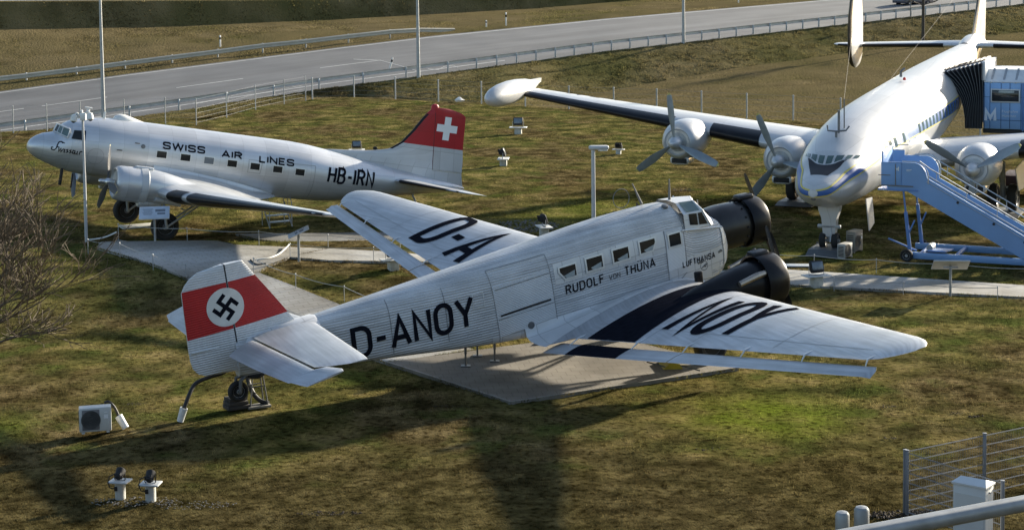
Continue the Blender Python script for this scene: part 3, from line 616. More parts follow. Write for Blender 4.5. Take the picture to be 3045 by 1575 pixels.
# ------------------------------------------------------------------ twin-engined airliner with red tail
def build_twin():
    C = Craft('twin_engine_airliner', (-19.49, 71.14, 4.02), 206.8, 10.5, (9, 0, -2.7),
              'polished silver twin-engined airliner with red tail and white cross, lettered HB-IRN, by the roadside fence', 'aircraft')
    SK = skin('polished_skin', (.66, .68, .71), .36, .5, pu=1.02, pv=.62, line=.84, var=.07, scale=.9, streak=.10, lw=.009)
    FL = skin('polished_wing', (.66, .68, .70), .36, .5, pu=1.3, pv=.5, line=.86, var=.08, scale=.9, streak=.12)
    TAILS = skin('tail_silver', (.56, .58, .60), .5, .3, pu=.8, pv=.7, line=.75, var=.07)
    TRED = skin('tail_red', (.40, .012, .018), .45, 0, pu=.8, pv=.7, line=.85, var=.08)
    SEAM = MATS['dark_seam']
    fu = Fuselage([(-.02, .16, .0, .08, 2, 2), (.04, .31, -.12, .22, 2, 2), (.16, .44, -.23, .34, 2, 2), (.5, .65, -.41, .54, 2, 2), (1.0, .79, -.58, .74, 2, 2), (1.12, .98, -.62, .79, 2, 2), (1.5, 1.29, -.72, .95, 2, 2), (2.25, 1.48, -.82, 1.12, 2, 2), (3.3, 1.60, -.85, 1.21, 2, 2),
                   (5, 1.61, -.86, 1.22, 2, 2), (11, 1.60, -.85, 1.22, 2, 2), (12.5, 1.47, -.80, 1.15, 2, 2), (14, 1.27, -.60, 1.0, 2, 2), (16, 1.02, -.22, .70, 2, 2), (18, .80, .12, .38, 2, 2), (19.2, .64, .36, .16, 2, 2), (19.56, .54, .46, .04, 2, 2)])
    xs = [-.02, -.005, .02, .04, .09, .16, .28, .5, .75, 1.0, 1.12, 1.3, 1.5, 1.8, 2.25, 2.8, 3.3, 4, 5, 6.5, 8, 9.5, 11, 11.8, 12.5, 13.2, 14, 15, 16, 17, 18, 18.7, 19.2, 19.56]
    fo = C.part('fuselage', fu.mesh(xs, 56), SK)
    for left in (True, False):
        for i in range(7):
            x = 4.93+1.01*i; zc = .45-.006*i
            mb = MB(); mb.loft([[fu.side(xx, zz, left, .012) for xx in (x, x+.22, x+.44)] for zz in (zc+.15, zc, zc-.15)], closed=False)
            wo = C.part('window', mb, GLASSD if i != 2 else mat('sky_glass', (.16, .18, .2), .1, 0, .2, 2))
            mb = MB(); ribbon(mb, [(x, zc-.15), (x, zc+.15), (x+.44, zc+.15), (x+.44, zc-.15), (x, zc-.15)], .035, lambda s, t: fu.side(s, t, left, .016)); C.part('window_frame', mb, MATS['silver_trim'], wo)
        # cockpit glazing
        sg = 1 if left else -1
        lo, hi = [(.955, .03, .80), (1.02, .32, .78), (1.13, .60, .735), (1.34, .86, .66)], [(1.06, .03, 1.08), (1.12, .26, 1.07), (1.20, .50, 1.04), (1.42, .76, .98)]
        for k in range(3):
            m_ = lambda p, q, t: tuple(a+(b-a)*t for a, b in zip(p, q)); P = [m_(lo[k], lo[k+1], .06), m_(lo[k], lo[k+1], .94), m_(hi[k], hi[k+1], .94), m_(hi[k], hi[k+1], .06)]
            mb = MB(); mb.add([(x-.02, sg*(y+.03), z) for x, y, z in P], [(0, 1, 2, 3)]); C.part('windscreen_pane', mb, GLASSG if k else GLASSD)
        mb = MB(); mb.tube([(x-.02, sg*(y+.03), z) for x, y, z in lo], .022, 6); mb.tube([(x-.03, sg*(y+.03), z+.01) for x, y, z in hi], .03, 6)
        for a, b in zip(lo, hi): mb.tube([(a[0]-.02, sg*(a[1]+.03), a[2]), (b[0]-.02, sg*(b[1]+.03), b[2])], .02, 6)
        C.part('windscreen_frame', mb, MATS['silver_trim'])
        g = quad_grid((1.58, .96), (2.02, 1.0), (2.0, .62), (1.48, .62), 4, 4)
        C.part('cockpit_window', fu.patch([[(p[0], p[1], left) for p in r] for r in g], .014), GLASSD)
        fs = lambda x0, z0, sl, sgn: (lambda s, t: fu.side(x0+sgn*s, z0+sl*s+t, left, .012))
        mb = MB()
        xs0 = (5.16, 7.68, 9.34) if left else (10.9, 8.5, 6.8)
        for x0, wd, z0 in zip(xs0, ('SWISS', 'AIR', 'LINES'), (.68, .635, .61)): mb = MB(); write(mb, wd, .30, fs(x0, z0, 0, 1 if left else -1), stroke=.22, ws=1.66, gap=.11, maxl=.1); C.part('airline_lettering', mb, LETTER, fo)
        mb = MB(); write(mb, 'HB-IRN', .72, fs(12.5 if left else 15.4, .10, 0, 1 if left else -1), stroke=.15, ws=.74, gap=.09, slant=.06); C.part('registration_lettering', mb, LETTER, fo)
        # script name on the nose
        mb = MB(); f = fs(.80 if left else 1.98, .04, -.02, 1 if left else -1); k = .30
        S = [[(.62, 1.2), (.5, 1.38), (.3, 1.3), (.18, .95), (.08, .4), (-.1, .12), (-.34, .18), (-.36, .45), (-.2, .5)], [(.5, 1.38), (.8, 1.25)], [(.14, .6), (.36, .62)],
             [(.32, .55), (.36, .05), (.52, .5), (.56, .05), (.78, .52)], [(.88, .5), (.84, .08), (.95, .05)], [(1.2, .5), (1.05, .42), (1.2, .2), (1.02, .05)], [(1.5, .5), (1.35, .42), (1.5, .2), (1.32, .05)],
             [(1.85, .45), (1.68, .5), (1.6, .2), (1.72, .06), (1.86, .3), (1.87, .5), (1.86, .08), (1.98, .05)], [(2.1, .5), (2.06, .08), (2.16, .05)], [(2.3, .05), (2.34, .5)], [(2.33, .38), (2.45, .52), (2.56, .46)]]
        for pl in S: ribbon(mb, [((p[0]+.36)*k*1.32, p[1]*k) for p in pl], .038, f, maxl=.08)
        C.part('name_lettering', mb, LETTER, fo)
    mb = MB(); ribbon(mb, [(7.9+1.0, .15), (7.9+1.0, .68), (8.95+.55, .68), (9.45, .15), (8.9, .15)], .02, lambda s, t: fu.side(s, t, True, .01)); C.part('panel_joint', mb, MATS['joint_grey'], fo); mb = MB()
    ribbon(mb, [(11.9, .75), (11.9, -.65)], .02, lambda s, t: fu.side(s, t, True, .01)); ribbon(mb, [(10.3, .72), (11.9, .75)], .02, lambda s, t: fu.side(s, t, True, .01)); C.part('panel_joint', mb, MATS['joint_grey'], fo); mb = MB()
    ribbon(mb, [(2.5+.32*math.cos(a), .05+.32*math.sin(a)) for a in [2*math.pi*i/24 for i in range(25)]], .012, lambda s, t: fu.side(s, t, True, .01))
    C.part('panel_joint', mb, MATS['joint_grey'], fo)
    mb = MB(); mb.lathe(fu.side(4.35, .68, True, 0), (0, 1, .25), [(0, .09), (.02, .09), (.022, .05)], 14); mb.box(fu.side(3.4, .42, True, .02), (.22, .05, .05), bev=.01); mb.box(fu.side(4.1, .78, True, .02), (.2, .05, .04), bev=.01); C.part('vent', mb, GREYMETAL, fo)
    mb = MB(); mb.loft([[(x, r*math.cos(a), 1.5+h*math.sin(a)) for a in [math.pi*k/10 for k in range(11)]] for x, r, h in ((3.25, .02, .1), (3.32, .16, .22), (3.5, .25, .3), (3.75, .27, .31), (4.1, .18, .22), (4.45, .05, .13), (4.6, .01, .1))], closed=False)
    C.part('aerial_dome', mb, WHITE, fo)
    mb = MB(); mb.tube([(2.2, 0, 1.45), (2.2, 0, 1.85)], .07, 8); mb.box((2.2, 0, 1.9), (.3, .12, .05), bev=.02); C.part('aerial', mb, WHITE, fo); mb = MB(); mb.box((2.85, .15, 1.68), (.1, .04, .3), bev=.015); C.part('aerial', mb, WHITE, fo)
    mb = MB(); pass
    for q, d in (((1.45, .3, -.98), (.1, .05, .7)), ((1.5, -.05, -1.0), (.08, .05, .7)), ((1.9, .3, -1.1), (.06, .04, .6))): mb = MB(); mb.box(q, d, bev=.015); C.part('pitot_mast', mb, MATTE, fo)
    # wing
    WG = Wing([(.8, 4.35, 5.1, -.78, .16, .02), (2.8, 4.45, 4.85, -.88, .155, .025), (4.2, 4.65, 4.55, -.92, .15, .03), (9, 5.95, 3.0, -.52, .13, .03), (13.5, 7.2, 1.62, -.13, .11, .03), (14.0, 7.5, 1.2, -.09, .09, .03), (14.3, 7.85, .75, -.06, .06, .03), (14.39, 8.15, .35, -.05, .03, .03)], .03)
    for s in (-1, 1):
        wo = C.part('wing', WG.mesh(s, ysx=[1.8, 6, 11, 12.5]), FL)
        def boot(ya, yb, n, c=.07):
            mb = MB(); rows = []
            for i in range(n+1):
                y = ya+(yb-ya)*i/n; rows.append([(lambda p: (p[0], s*p[1], p[2]))(WG.pt(y, cc, tp, .01)) for cc, tp in ((.08, True), (.04, True), (.015, True), (.004, True), (.0, False), (.004, False), (.015, False), (.04, False), (.08, False), (.12, False))])
            mb.loft(rows, closed=False); return C.part('deicing_boot', mb, BLACK, wo)
        boot(4.3, 5.35, 3); boot(5.7, 13.9, 16)
        mb = MB(); ribbon(mb, [(5.0, 8.4), (13.4, 8.45)], .025, lambda a, t: (lambda p: (p[0], s*p[1], p[2]))(WG.at(t, a)), maxl=.8); C.part('aileron_joint', mb, SEAM, wo)
        # wing root fillet
        mb = MB(); rows = []
        for i in range(15):
            u = i/14; x = 4.9+5.4*u; yo = 1.55+.55*math.sin(math.pi*min(1, u*.6+.15))+.25*u
            a = Vector(fu.side(x, -.02-.18*u-.45*u*u, s > 0, .004)); b = WG.at(min(x, 9.15), yo, True, .004) if x < 9.15 else (x, yo-.9*(x-9.15), -.86+.1*(x-9.15)); b = Vector((b[0], s*b[1], b[2]))
            m1 = Vector((x, a.y+s*.06, a.z*.5+b.z*.5)); m2 = Vector((x, (a.y+b.y)/2+s*.06, b.z+.07)); rows.append([a, a.lerp(m1, .5), m1, m1.lerp(m2, .55), m2, b])
        mb.loft(rows, closed=False); C.part('wing_root_fairing', mb, FL, wo, sharp=70)
        # engine
        y = s*2.82 if s > 0 else -3.05; o = (2.92, y, -.76)
        mb = MB(); mb.lathe(o, (1, 0, 0), [(.08, .50), (0, .555), (.02, .61), (.09, .655), (.22, .69), (.6, .70), (.98, .70), (1.0, .68), (.98, .6), (.3, .55), (.1, .51)], 40)
        e = C.part('engine_cowling', mb, SK)
        mb = MB(); mb.lathe(o, (1, 0, 0), [(.96, .66), (.97, .715), (1.24, .74), (1.27, .70), (1.27, .6)], 40); C.part('cowl_flaps', mb, TAILS, e)
        mb = MB(); mb.lathe((3.22, y, -.76), (1, 0, 0), [(-.12, .1), (0, .24), (.02, .52), (.4, .52)], 20)
        for k in range(9):
            a = 2*math.pi*k/9; mb.tube([(3.22, y+.2*math.cos(a), -.76+.2*math.sin(a)), (3.22, y+.52*math.cos(a), -.76+.52*math.sin(a))], .09, 8)
        C.part('engine_block', mb, MATTE, e)
        mb = MB(); rings = []
        for x, r, zc, q in ((4.15, .69, -.77, 1), (4.5, .69, -.77, 1), (5.0, .64, -.79, 1.0), (5.6, .55, -.82, 1.0), (6.3, .42, -.86, .95), (7.0, .28, -.9, .9), (7.7, .12, -.93, .8), (8.1, .02, -.95, .8)):
            rings.append([(x, y+r*math.cos(a), zc+r*q*math.sin(a)*(1 if math.sin(a) > 0 else .95)) for a in [2*math.pi*k/36 for k in range(36)]])
        mb.loft(rings); C.part('nacelle', mb, FL, e)
        mb = MB(); mb.box((4.05, y+.05, -.06), (.75, .26, .13), bev=.05); C.part('air_scoop', mb, FL, e)
        mb = MB(); mb.loft([[(x, y+s*.12+r*math.cos(a), -1.42+r*.8*math.sin(a)) for a in [2*math.pi*k/16 for k in range(16)]] for x, r in ((3.95, .2), (4.0, .24), (4.5, .24), (4.9, .12))]); mb.tube([(4.5, y+s*.55, -1.2), (5.6, y+s*.5, -1.3)], .1, 10); C.part('oil_cooler', mb, TAILS, e)
        ho = (2.70, y, -.76)
        mb = MB(); mb.lathe(ho, (-1, 0, 0), [(-.25, .12), (-.1, .15), (.08, .15), (.14, .09), (.34, .085), (.38, .05), (.39, .01)], 16); p = C.part('propeller', mb, BRIGHT)
        a0 = math.atan2(1.25, -.45) if s > 0 else 1.1
        for k in range(3):
            a = (a0+.0+2*math.pi*k/3); mb = MB(); blade(mb, ho, (-1, 0, 0), (0, math.cos(a), math.sin(a)), 1.52, .2, .30, .1, 48, 26, mif=lambda i, j: 1 if i > 7 else 0); C.part('blade', mb, [PROPD, PROPTIP], p)
        # main gear
        x = 5.25; g = C.gz(x, y, .26 if s > 0 else .16)+.57
        mb = MB()
        for d in (-.28, .28): mb.tube([(4.95, y+d, -1.25), (x, y+d*.95, g)], .06, 10); mb.tube([(x, y+d*.9, g), (6.75, y+d*.7, -1.05)], .045, 8)
        mb.tube([(5.05, y-.28, -1.75), (5.05, y+.28, -1.75)], .04, 8); mb.tube([(x, y-.3, g), (x, y+.3, g)], .06, 8); mb.tube([(5.9, y-.24, g+.75), (5.9, y+.24, g+.75)], .03, 6)
        C.part('undercarriage_leg', mb, STEEL)
        mb = MB(); tyre(mb, (x, y, g), (0, 1, 0), .57, .42); wh = C.part('wheel', mb, RUBBER)
        mb = MB(); rim(mb, (x, y, g), (0, 1, 0), .57, .44); C.part('rim', mb, GREYMETAL, wh)
    # tail
    LE = pchip([.7, 1.42, 1.50, 1.60, 1.83, 2.19, 3.51, 3.75, 3.94], [12.2, 12.4, 13.0, 14.3, 15.6, 16.15, 17.11, 17.3, 17.55]); HG = lambda z: 17.87-.10*(z-.6); TEf = pchip([.5, 1.12, 1.72, 2.2, 3.69, 3.85, 3.94], [19.5, 19.34, 19.3, 19.22, 19.11, 18.8, 18.25])
    def yt(x, z):
        le, hg, te = LE(z), HG(z), TEf(z); k = 1+.9*max(0, 1.5-z)
        return (.012+.11*math.sqrt(max(0, min(1, (x-le)/(hg-le)))))*k if x <= hg else .012+.11*k*max(0, 1-(x-hg)/(te-hg))
    def slab(levels, fa, fb, nm, par=None):
        mb = MB(); rings = []
        for z in levels:
            cs = [fa(z)+(fb(z)-fa(z))*u for u in (0, .04, .15, .4, .75, 1)]; rings.append([(x, yt(x, z), z) for x in cs]+[(x, -yt(x, z), z) for x in cs[::-1]])
        mb.loft(rings, us=list(levels), mif=lambda i, j: 1 if levels[min(i, len(levels)-2)] >= 2.185 else 0); return C.part(nm, mb, [TAILS, TRED], par)
    fin = slab([.7, 1.0, 1.3, 1.42, 1.46, 1.5, 1.54, 1.6, 1.7, 1.83, 2.0, 2.19, 2.6, 3.1, 3.51, 3.75, 3.92], LE, lambda z: HG(z)-.012, 'tail_fin')
    rud = slab([1.16, 1.72, 2.19, 2.7, 3.2, 3.69, 3.78, 3.85, 3.91, 3.94], lambda z: HG(z)+.02, TEf, 'rudder')
    cone = slab([.45, .7, .95, 1.14], lambda z: 17.6, TEf, 'tail_cone')
    mb = MB(); mb.lathe((17.55, 0, 3.7), (0, 0, 1), [(0, .16), (.3, .15), (.36, .1), (.38, .02)], 14, squash=(.7, 1.2)); C.part('rudder_horn', mb, TRED, fin)
    mb = MB(); mb.tube([(HG(z)+.004, 0, z) for z in (1.16, 2.5, 3.7)], .127, 8); C.part('hinge_gap', mb, mat('red_seam', (.10, .012, .016), .6), rud)
    mb = MB()
    for s in (-1, 1):
        rows = []
        for z in (1.86, 2.2, 2.8, 3.3, 3.6): rows.append([(LE(z)+d, s*(yt(LE(z)+d, z)+.006), z) for d in (0, .05, .11)])
        mb.loft(rows, closed=False)
    mb.loft([[(LE(z)-.006, y, z) for y in (-.02, .02)] for z in (1.86, 2.2, 2.8, 3.3, 3.6)], closed=False); C.part('deicing_boot', mb, BLACK, fin)
    WCR = mat('cross_white', (.78, .79, .8), .5, 0, .05, 3)
    for s in (-1, 1):
        on = lambda a, t: (18.25+a, s*(yt(18.25+a, 3.06+t)+.012), 3.06+t)
        mb = MB(); ribbon(mb, [(0, -.52), (0, .52)], .33, on); ribbon(mb, [(-.52, 0), (-.16, 0)], .33, on); ribbon(mb, [(.16, 0), (.52, 0)], .33, on); C.part('white_cross', mb, WCR, rud)
        ST = Wing([(.3, 15.7, 2.2, .52, .11, 0), (.9, 15.9, 2.05, .53, .11, 0), (3.5, 17.35, 1.1, .56, .1, 0), (3.95, 17.75, .8, .565, .07, 0), (4.06, 18.05, .5, .566, .03, 0)], 0)
        so = C.part('tailplane', ST.mesh(s, ysx=[2, 3]), FL)
        EL = Wing([(.35, 17.95, 1.1, .51, .07, .02), (.9, 17.97, 1.05, .52, .07, .02), (3.3, 18.4, .52, .55, .06, .02), (3.95, 18.55, .25, .56, .05, .02)], 0); C.part('elevator', EL.mesh(s, ysx=[2]), TAILS, so)
        mb = MB(); mb.loft([[(lambda p: (p[0], s*p[1], p[2]))(ST.pt(y, c, tp, .008)) for c, tp in ((.04, True), (.015, True), (.004, True), (0, True), (.004, False), (.015, False), (.04, False), (.08, False))] for y in (.95, 2, 3, 3.7)], closed=False); C.part('deicing_boot', mb, BLACK, so)
    x = 17.4; g = C.gz(x, 0, .02)+.25
    mb = MB(); mb.tube([(17.0, 0, .1), (x, .14, g), (x, -.14, g)], .05, 8); C.part('tail_wheel_fork', mb, STEEL)
    mb = MB(); tyre(mb, (x, 0, g), (0, 1, 0), .25, .2); C.part('wheel', mb, RUBBER)
    return C
TWIN = build_twin()

# ------------------------------------------------------------------ four-engined airliner with three fins
def build_four():
    C = Craft('four_engine_airliner', (11.05, 65.38, 3.54), -114.6, -.9, (12, 0, -3.7),
              'white four-engined airliner with tip tanks and triple tail, blue stripe, nose towards the viewer', 'aircraft')
    WH = skin('white_skin', (.58, .585, .59), .34, .05, pu=1.6, pv=.9, line=.8, var=.08, scale=.6, streak=.08)
    SIL = skin('silver_skin', (.60, .61, .62), .36, .35, pu=1.4, pv=1.2, line=.9, var=.08, scale=1.2)
    WSK = skin('white_wing', (.56, .57, .58), .36, .2, pu=1.7, pv=.7, line=.8, var=.06, scale=.8)
    BLUE = mat('stripe_blue', (.03, .10, .32), .4, 0, .1, 2); LBLUE = mat('stripe_pale_blue', (.05, .14, .34), .4, 0, .1, 2); YEL = mat('stripe_yellow', (.6, .5, .1), .5, 0, .1, 3)
    fu = Fuselage([(.06, -.79, -1.07, .15, 2, 2), (.14, -.71, -1.13, .30, 2, 2), (.35, -.58, -1.23, .53, 2, 2), (.92, -.36, -1.50, .84, 2, 2), (1.7, -.06, -1.70, 1.12, 2, 2), (2.05, .20, -1.76, 1.21, 2, 2), (3, .56, -1.84, 1.41, 2, 2), (4, .90, -1.87, 1.53, 2, 2),
                   (6, 1.33, -1.88, 1.66, 2, 2), (8.5, 1.62, -1.86, 1.74, 2, 2), (12, 1.80, -1.78, 1.76, 2, 2), (16, 1.95, -1.58, 1.75, 2, 2), (21, 2.15, -1.0, 1.56, 2, 2), (25, 2.27, -.3, 1.25, 2, 2), (28, 2.36, .35, .97, 2, 2), (32, 2.46, 1.2, .5, 2, 2), (35, 2.3, 1.8, .14, 2, 2)])
    xs = [.06, .07, .1, .14, .2, .3, .45, .6, .8, 1.0, 1.15, 1.3, 1.5, 1.7, 1.9, 2.1, 2.35, 2.6, 3.2, 4, 5, 6.2, 7.5, 9, 10.5, 12, 14, 16, 18, 20.2, 21, 23, 25, 26.5, 28, 30, 32, 33.5, 35]
    ns = 96
    mb = fu.mesh(xs, ns)
    fo = C.part('fuselage', mb, WH)
    TOPZ = pchip([.06, .3, .9, 1.39, 2.24, 3.2, 5.3, 10.5, 20.3, 26], [-.855, -.80, -.615, -.46, -.175, -.03, .33, .48, .72, .85])
    BOTZ = pchip([.06, .3, .63, 1.2, 2.35, 3.6, 5.6, 11, 20.8, 26], [-1.035, -1.0, -.875, -.69, -.42, -.22, .03, .14, .15, .25])
    X = [.07, .1, .14, .2, .3, .45, .6, .8, 1.0, 1.15, 1.3, 1.5, 1.7, 1.9, 2.1, 2.35, 2.6, 3.2, 4, 5, 6.2, 7.5, 9, 10.5, 12, 14, 16, 18, 20.2]
    for left in (True, False):
        def band(x0, x1, fa, fb, m, nm, off, n=4):
            xx = [x for x in X if x0 <= x <= x1]; mb = MB(); mb.loft([[fu.side(x, fa(x)+(fb(x)-fa(x))*k/n, left, off) for k in range(n+1)] for x in xx], closed=False); return C.part(nm, mb, m, fo)
        band(0, 4, TOPZ, BOTZ, BLUE, 'blue_stripe', .014, 6); band(4, 14.1, TOPZ, BOTZ, LBLUE, 'blue_stripe', .014); band(14, 21, TOPZ, BOTZ, BLUE, 'blue_stripe', .014)
        band(0, 21, lambda x: TOPZ(x)+.05, TOPZ, YEL, 'yellow_line', .014, 1); band(0, 21, BOTZ, lambda x: BOTZ(x)-.05, YEL, 'yellow_line', .014, 1)
        # bare metal belly
        xx = [x for x in xs if .2 < x < 31]
        mb = MB(); mb.loft([[fu.P(x, (lambda t: t if left else math.pi-t)(-math.pi/2+(math.asin(max(-.95, min(.95, ((BOTZ(min(x, 26))-.1)-(fu.t(x)+fu.b(x))/2)/((fu.t(x)-fu.b(x))/2))))+math.pi/2)*k/28), .006) for k in range(29)] for x in xx], closed=False)
        C.part('belly_skin', mb, SIL, fo)
        wx = [5.35, 5.95, 6.6, 7.9]+[10.7+.72*i for i in range(13)]
        for x in wx:
            zc = (TOPZ(x)+BOTZ(x))/2+.0; mb = MB(); mb.loft([[fu.side(x+d, zz, left, .022) for d in (-.17, 0, .17)] for zz in (zc+.19, zc, zc-.19)], closed=False); C.part('window', mb, mat('cabin_glass', (.12, .17, .17), .12, 0, .3, 1))
        mb = MB(); mb.loft([[fu.side(x, zz, left, .012) for x in (8.6, 9.2, 9.9)] for zz in (1.25, .9, .5, .1, -.35)], closed=False)
        dr = C.part('cabin_door', mb, WH); mb = MB(); mb.loft([[fu.side(x, zz, left, .016) for x in (8.6, 9.2, 9.9)] for zz in (.62, .3, -.02)], closed=False); C.part('blue_panel', mb, LBLUE, dr)
        # cockpit panes
        for a, b in ((.05, .28), (.37, .62), (.70, .86), (.92, 1.06)):
            mb = MB(); rows = []
            for v in (0, .5, 1):
                r = []
                for k in range(4):
                    ph = a+(b-a)*k/3; th = rad(90-47*ph); r.append(fu.P((1.70+.95*ph*ph)*(1-v)+(2.06+.85*ph*ph)*v, th if left else math.pi-th, .014))
                rows.append(r)
            mb.loft(rows, closed=False); C.part('windscreen_pane', mb, mat('cockpit_glass', (.085, .13, .125), .1, 0, .3, 1.2))
    mb = MB(); rows = []
    for v in [k/8 for k in range(9)]:
        r = []
        for k in range(-6, 7):
            ph = .80*k/6; r.append(fu.P((.93+.05*ph*ph)*(1-v)+(1.64+.95*ph*ph)*v, rad(90-(22*k/6)*(1-v)-47*ph*v), .012))
        rows.append(r)
    mb.loft(rows, closed=False); C.part('antiglare_panel', mb, mat('antiglare_black', (.02, .02, .024), .6), fo)
    mb = MB(); mb.lathe((.17, 0, -1.13), (-1, 0, -.45), [(-.03, .1), (.02, .1), (.03, .06)], 16); C.part('nose_lamp', mb, GREYMETAL, fo)
    mb = MB(); mb.tube([(3.95, 0, .85), (3.97, 0, 1.75)], .05, 8); C.part('antenna_mast', mb, GREYMETAL, fo); mb = MB(); mb.tube([(4.4, .1, 1.0), (4.4, .1, 2.15)], .025, 6); C.part('antenna_mast', mb, GREYMETAL, fo)
    mb = MB(); mb.tube([(3.55, -.0, .72), (3.55, 0, .98)], .05, 8); mb.tube([(3.55, -.35, 1.2), (3.55, -.33, .99), (3.55, 0, .97), (3.75, .33, .99), (3.9, .42, 1.14)], .035, 8); C.part('fork_aerial', mb, GREYMETAL, fo); mb = MB(); mb.tube([(15.5, -.1, 2.0), (15.5, -.1, 2.25), (15.75, .0, 2.35)], .06, 8); C.part('antenna_mast', mb, GREYMETAL, fo)
    mb = MB(); mb.lathe((14.6, .25, 1.95), (0, 0, 1), [(0, .07), (.1, .06), (.13, .02)], 12); C.part('beacon', mb, RED, fo)
    mb = MB(); mb.tube([(4.4, .1, 2.15), (18, -3, 3.2), (31, -6.05, 3.2)], .005, 4); C.part('aerial_wire', mb, MATTE, fo); mb = MB(); mb.tube([(13, 0, 2.15), (34, 0, 6.2)], .005, 4); C.part('aerial_wire', mb, MATTE, fo)
    # wings, nacelles, tip tanks
    WG = Wing([(.9, 10.7, 7.2, -1.25, .17, .02), (4.1, 11.5, 6.1, -.86, .165, .02), (9.05, 12.6, 4.8, -.28, .155, .02), (18.0, 14.75, 2.75, .77, .12, .02), (18.75, 14.95, 2.5, .86, .12, .02)], .03)
    for s in (-1, 1):
        wo = C.part('wing', WG.mesh(s, ysx=[2.2, 6.5, 12, 15]), WSK)
        fl = lambda p: (p[0], s*p[1], p[2])
        for ya, yb in ((5.6, 8.05), (10.0, 18.3)):
            mb = MB(); mb.loft([[fl(WG.pt(ya+(yb-ya)*i/8, c, tp, .012)) for c, tp in ((.12, True), (.08, True), (.04, True), (.015, True), (.004, True), (0, True), (.004, False), (.015, False), (.04, False), (.08, False), (.12, False), (.18, False), (.25, False), (.32, False))] for i in range(9)], closed=False); C.part('deicing_boot', mb, BLACK, wo)
        mb = MB()
        if s < 0:
            for ch, y in (('M', 15.9), ('E', 14.9), ('L', 13.95), ('A', 12.8)):
                write(mb, ch, 1.3, lambda a, t, y=y: fl(WG.at(17.35-t-.02*(y-13), y+a)), stroke=.14, ws=.6, maxl=.3)
            C.part('wing_lettering', mb, LETTER, wo)
        mb = MB(); mb.lathe((11.65, s*18.8, .86), (1, 0, .045), [(0, .02), (.12, .17), (.4, .33), (.9, .47), (1.6, .55), (2.5, .57), (3.5, .52), (4.5, .40), (5.4, .22), (6.1, .06)], 28); C.part('tip_tank', mb, WH)
        mb = MB(); P = [(15.0, .98), (16.6, 1.02), (17.95, 1.14), (18.0, 1.34), (16.6, 1.36)]; mb.ext([(x, s*18.75, z) for x, z in P], (0, s*.12, 0)); C.part('tank_fin', mb, WH)
        mb = MB(); mb.loft([[(x, s*(1.1+.9*r*k/6), -1.35+(1.0-r*.2)*(1-k/6)**2*h) for k in range(7)] for x, r, h in ((10.6, .3, .5), (11.5, 1, 1.0), (13, 1.2, 1.1), (15, 1.2, 1.1), (17, 1.0, .8), (18.3, .6, .4))], closed=False); C.part('wing_root_fairing', mb, WSK, wo, sharp=70)
        for (hx, y, z, a0, R0) in ((9.58, 4.1, -1.2, (-23 if s < 0 else 60), 1), (10.45, 9.05, -.68, (-6 if s < 0 else 20), 1)):
            o = (hx, s*y, z)
            mb = MB(); mb.lathe(o, (1, 0, 0), [(.42, .54), (.36, .60), (.40, .67), (.55, .77), (.9, .88), (1.4, .93), (2.0, .90), (2.6, .81), (3.3, .66), (4.2, .45), (5.2, .2), (5.8, .03)], 40)
            e = C.part('engine_cowling', mb, SIL)
            mb = MB(); mb.lathe(o, (1, 0, 0), [(.50, .62), (.48, .5), (.55, .36)], 30); C.part('intake_ring', mb, MATTE, e)
            mb = MB(); mb.lathe(o, (1, 0, 0), [(.36, .28), (.38, .42), (.55, .43), (.8, .43)], 24)
            for k in range(18):
                a = 2*math.pi*k/18; mb.box((hx+.38, s*y+.36*math.cos(a), z+.36*math.sin(a)), (.03, .05, .05))
            C.part('engine_front', mb, STEEL, e)
            mb = MB(); mb.loft([[(hx+dx, s*y+w_*math.cos(a), z+zc+h*math.sin(a)) for a in [2*math.pi*k/16 for k in range(16)]] for dx, w_, zc, h in ((.52, .20, .68, .07), (.56, .22, .70, .09), (1.2, .24, .78, .12), (2.2, .2, .72, .12), (3.2, .1, .55, .08))]); C.part('carburettor_scoop', mb, WSK, e)
            mb = MB(); mb.loft([[(hx+dx, s*y+w_*math.copysign(abs(math.cos(a))**.5, math.cos(a)), z+zc+h*math.copysign(abs(math.sin(a))**.6, math.sin(a))) for a in [2*math.pi*k/24 for k in range(24)]] for dx, w_, zc, h in ((.62, .38, -.86, .14), (.66, .44, -.86, .19), (1.3, .46, -.82, .24), (2.3, .36, -.7, .2), (3.4, .12, -.5, .1))]); oc = C.part('oil_cooler', mb, SIL, e)
            mb = MB(); mb.box((hx+.615, s*y, z-.87), (.02, .70, .22), bev=.008); C.part('cooler_mouth', mb, MATTE, e)
            mb = MB(); mb.box((hx+2.3, s*(y-.45), z+.62), (.35, .12, .1), bev=.03); mb.tube([(hx+2.2, s*(y+.6), z+.3), (hx+3.0, s*(y+.7), z+.28)], [.1, .12], 10); C.part('exhaust_stub', mb, GREYMETAL, e)
            mb = MB(); mb.lathe(o, (-1, 0, 0), [(-.36, .27), (-.2, .29), (0, .28), (.18, .23), (.32, .14), (.38, .07), (.40, .01)], 24); p = C.part('propeller', mb, SIL)
            for k in range(3):
                a = rad(90-a0+120*k); mb = MB(); blade(mb, o, (-1, 0, 0), (0, math.cos(a), math.sin(a)), 2.24, .24, .40, .2, 38, 22, mif=lambda i, j: 1 if i > 7 else 0); C.part('blade', mb, [PROP, PROPTIP], p)
        # main gear
        x, y = 14.9, s*4.5; g = C.gz(x, y, .08)+.6
        mb = MB(); mb.tube([(14.4, y, -1.5), (x, y, g)], [.16, .12], 12); mb.tube([(13.2, y, -1.6), (x, y, g+.5)], .07, 8); mb.tube([(x, y-.62, g), (x, y+.62, g)], .09, 10); C.part('undercarriage_leg', mb, STEEL)
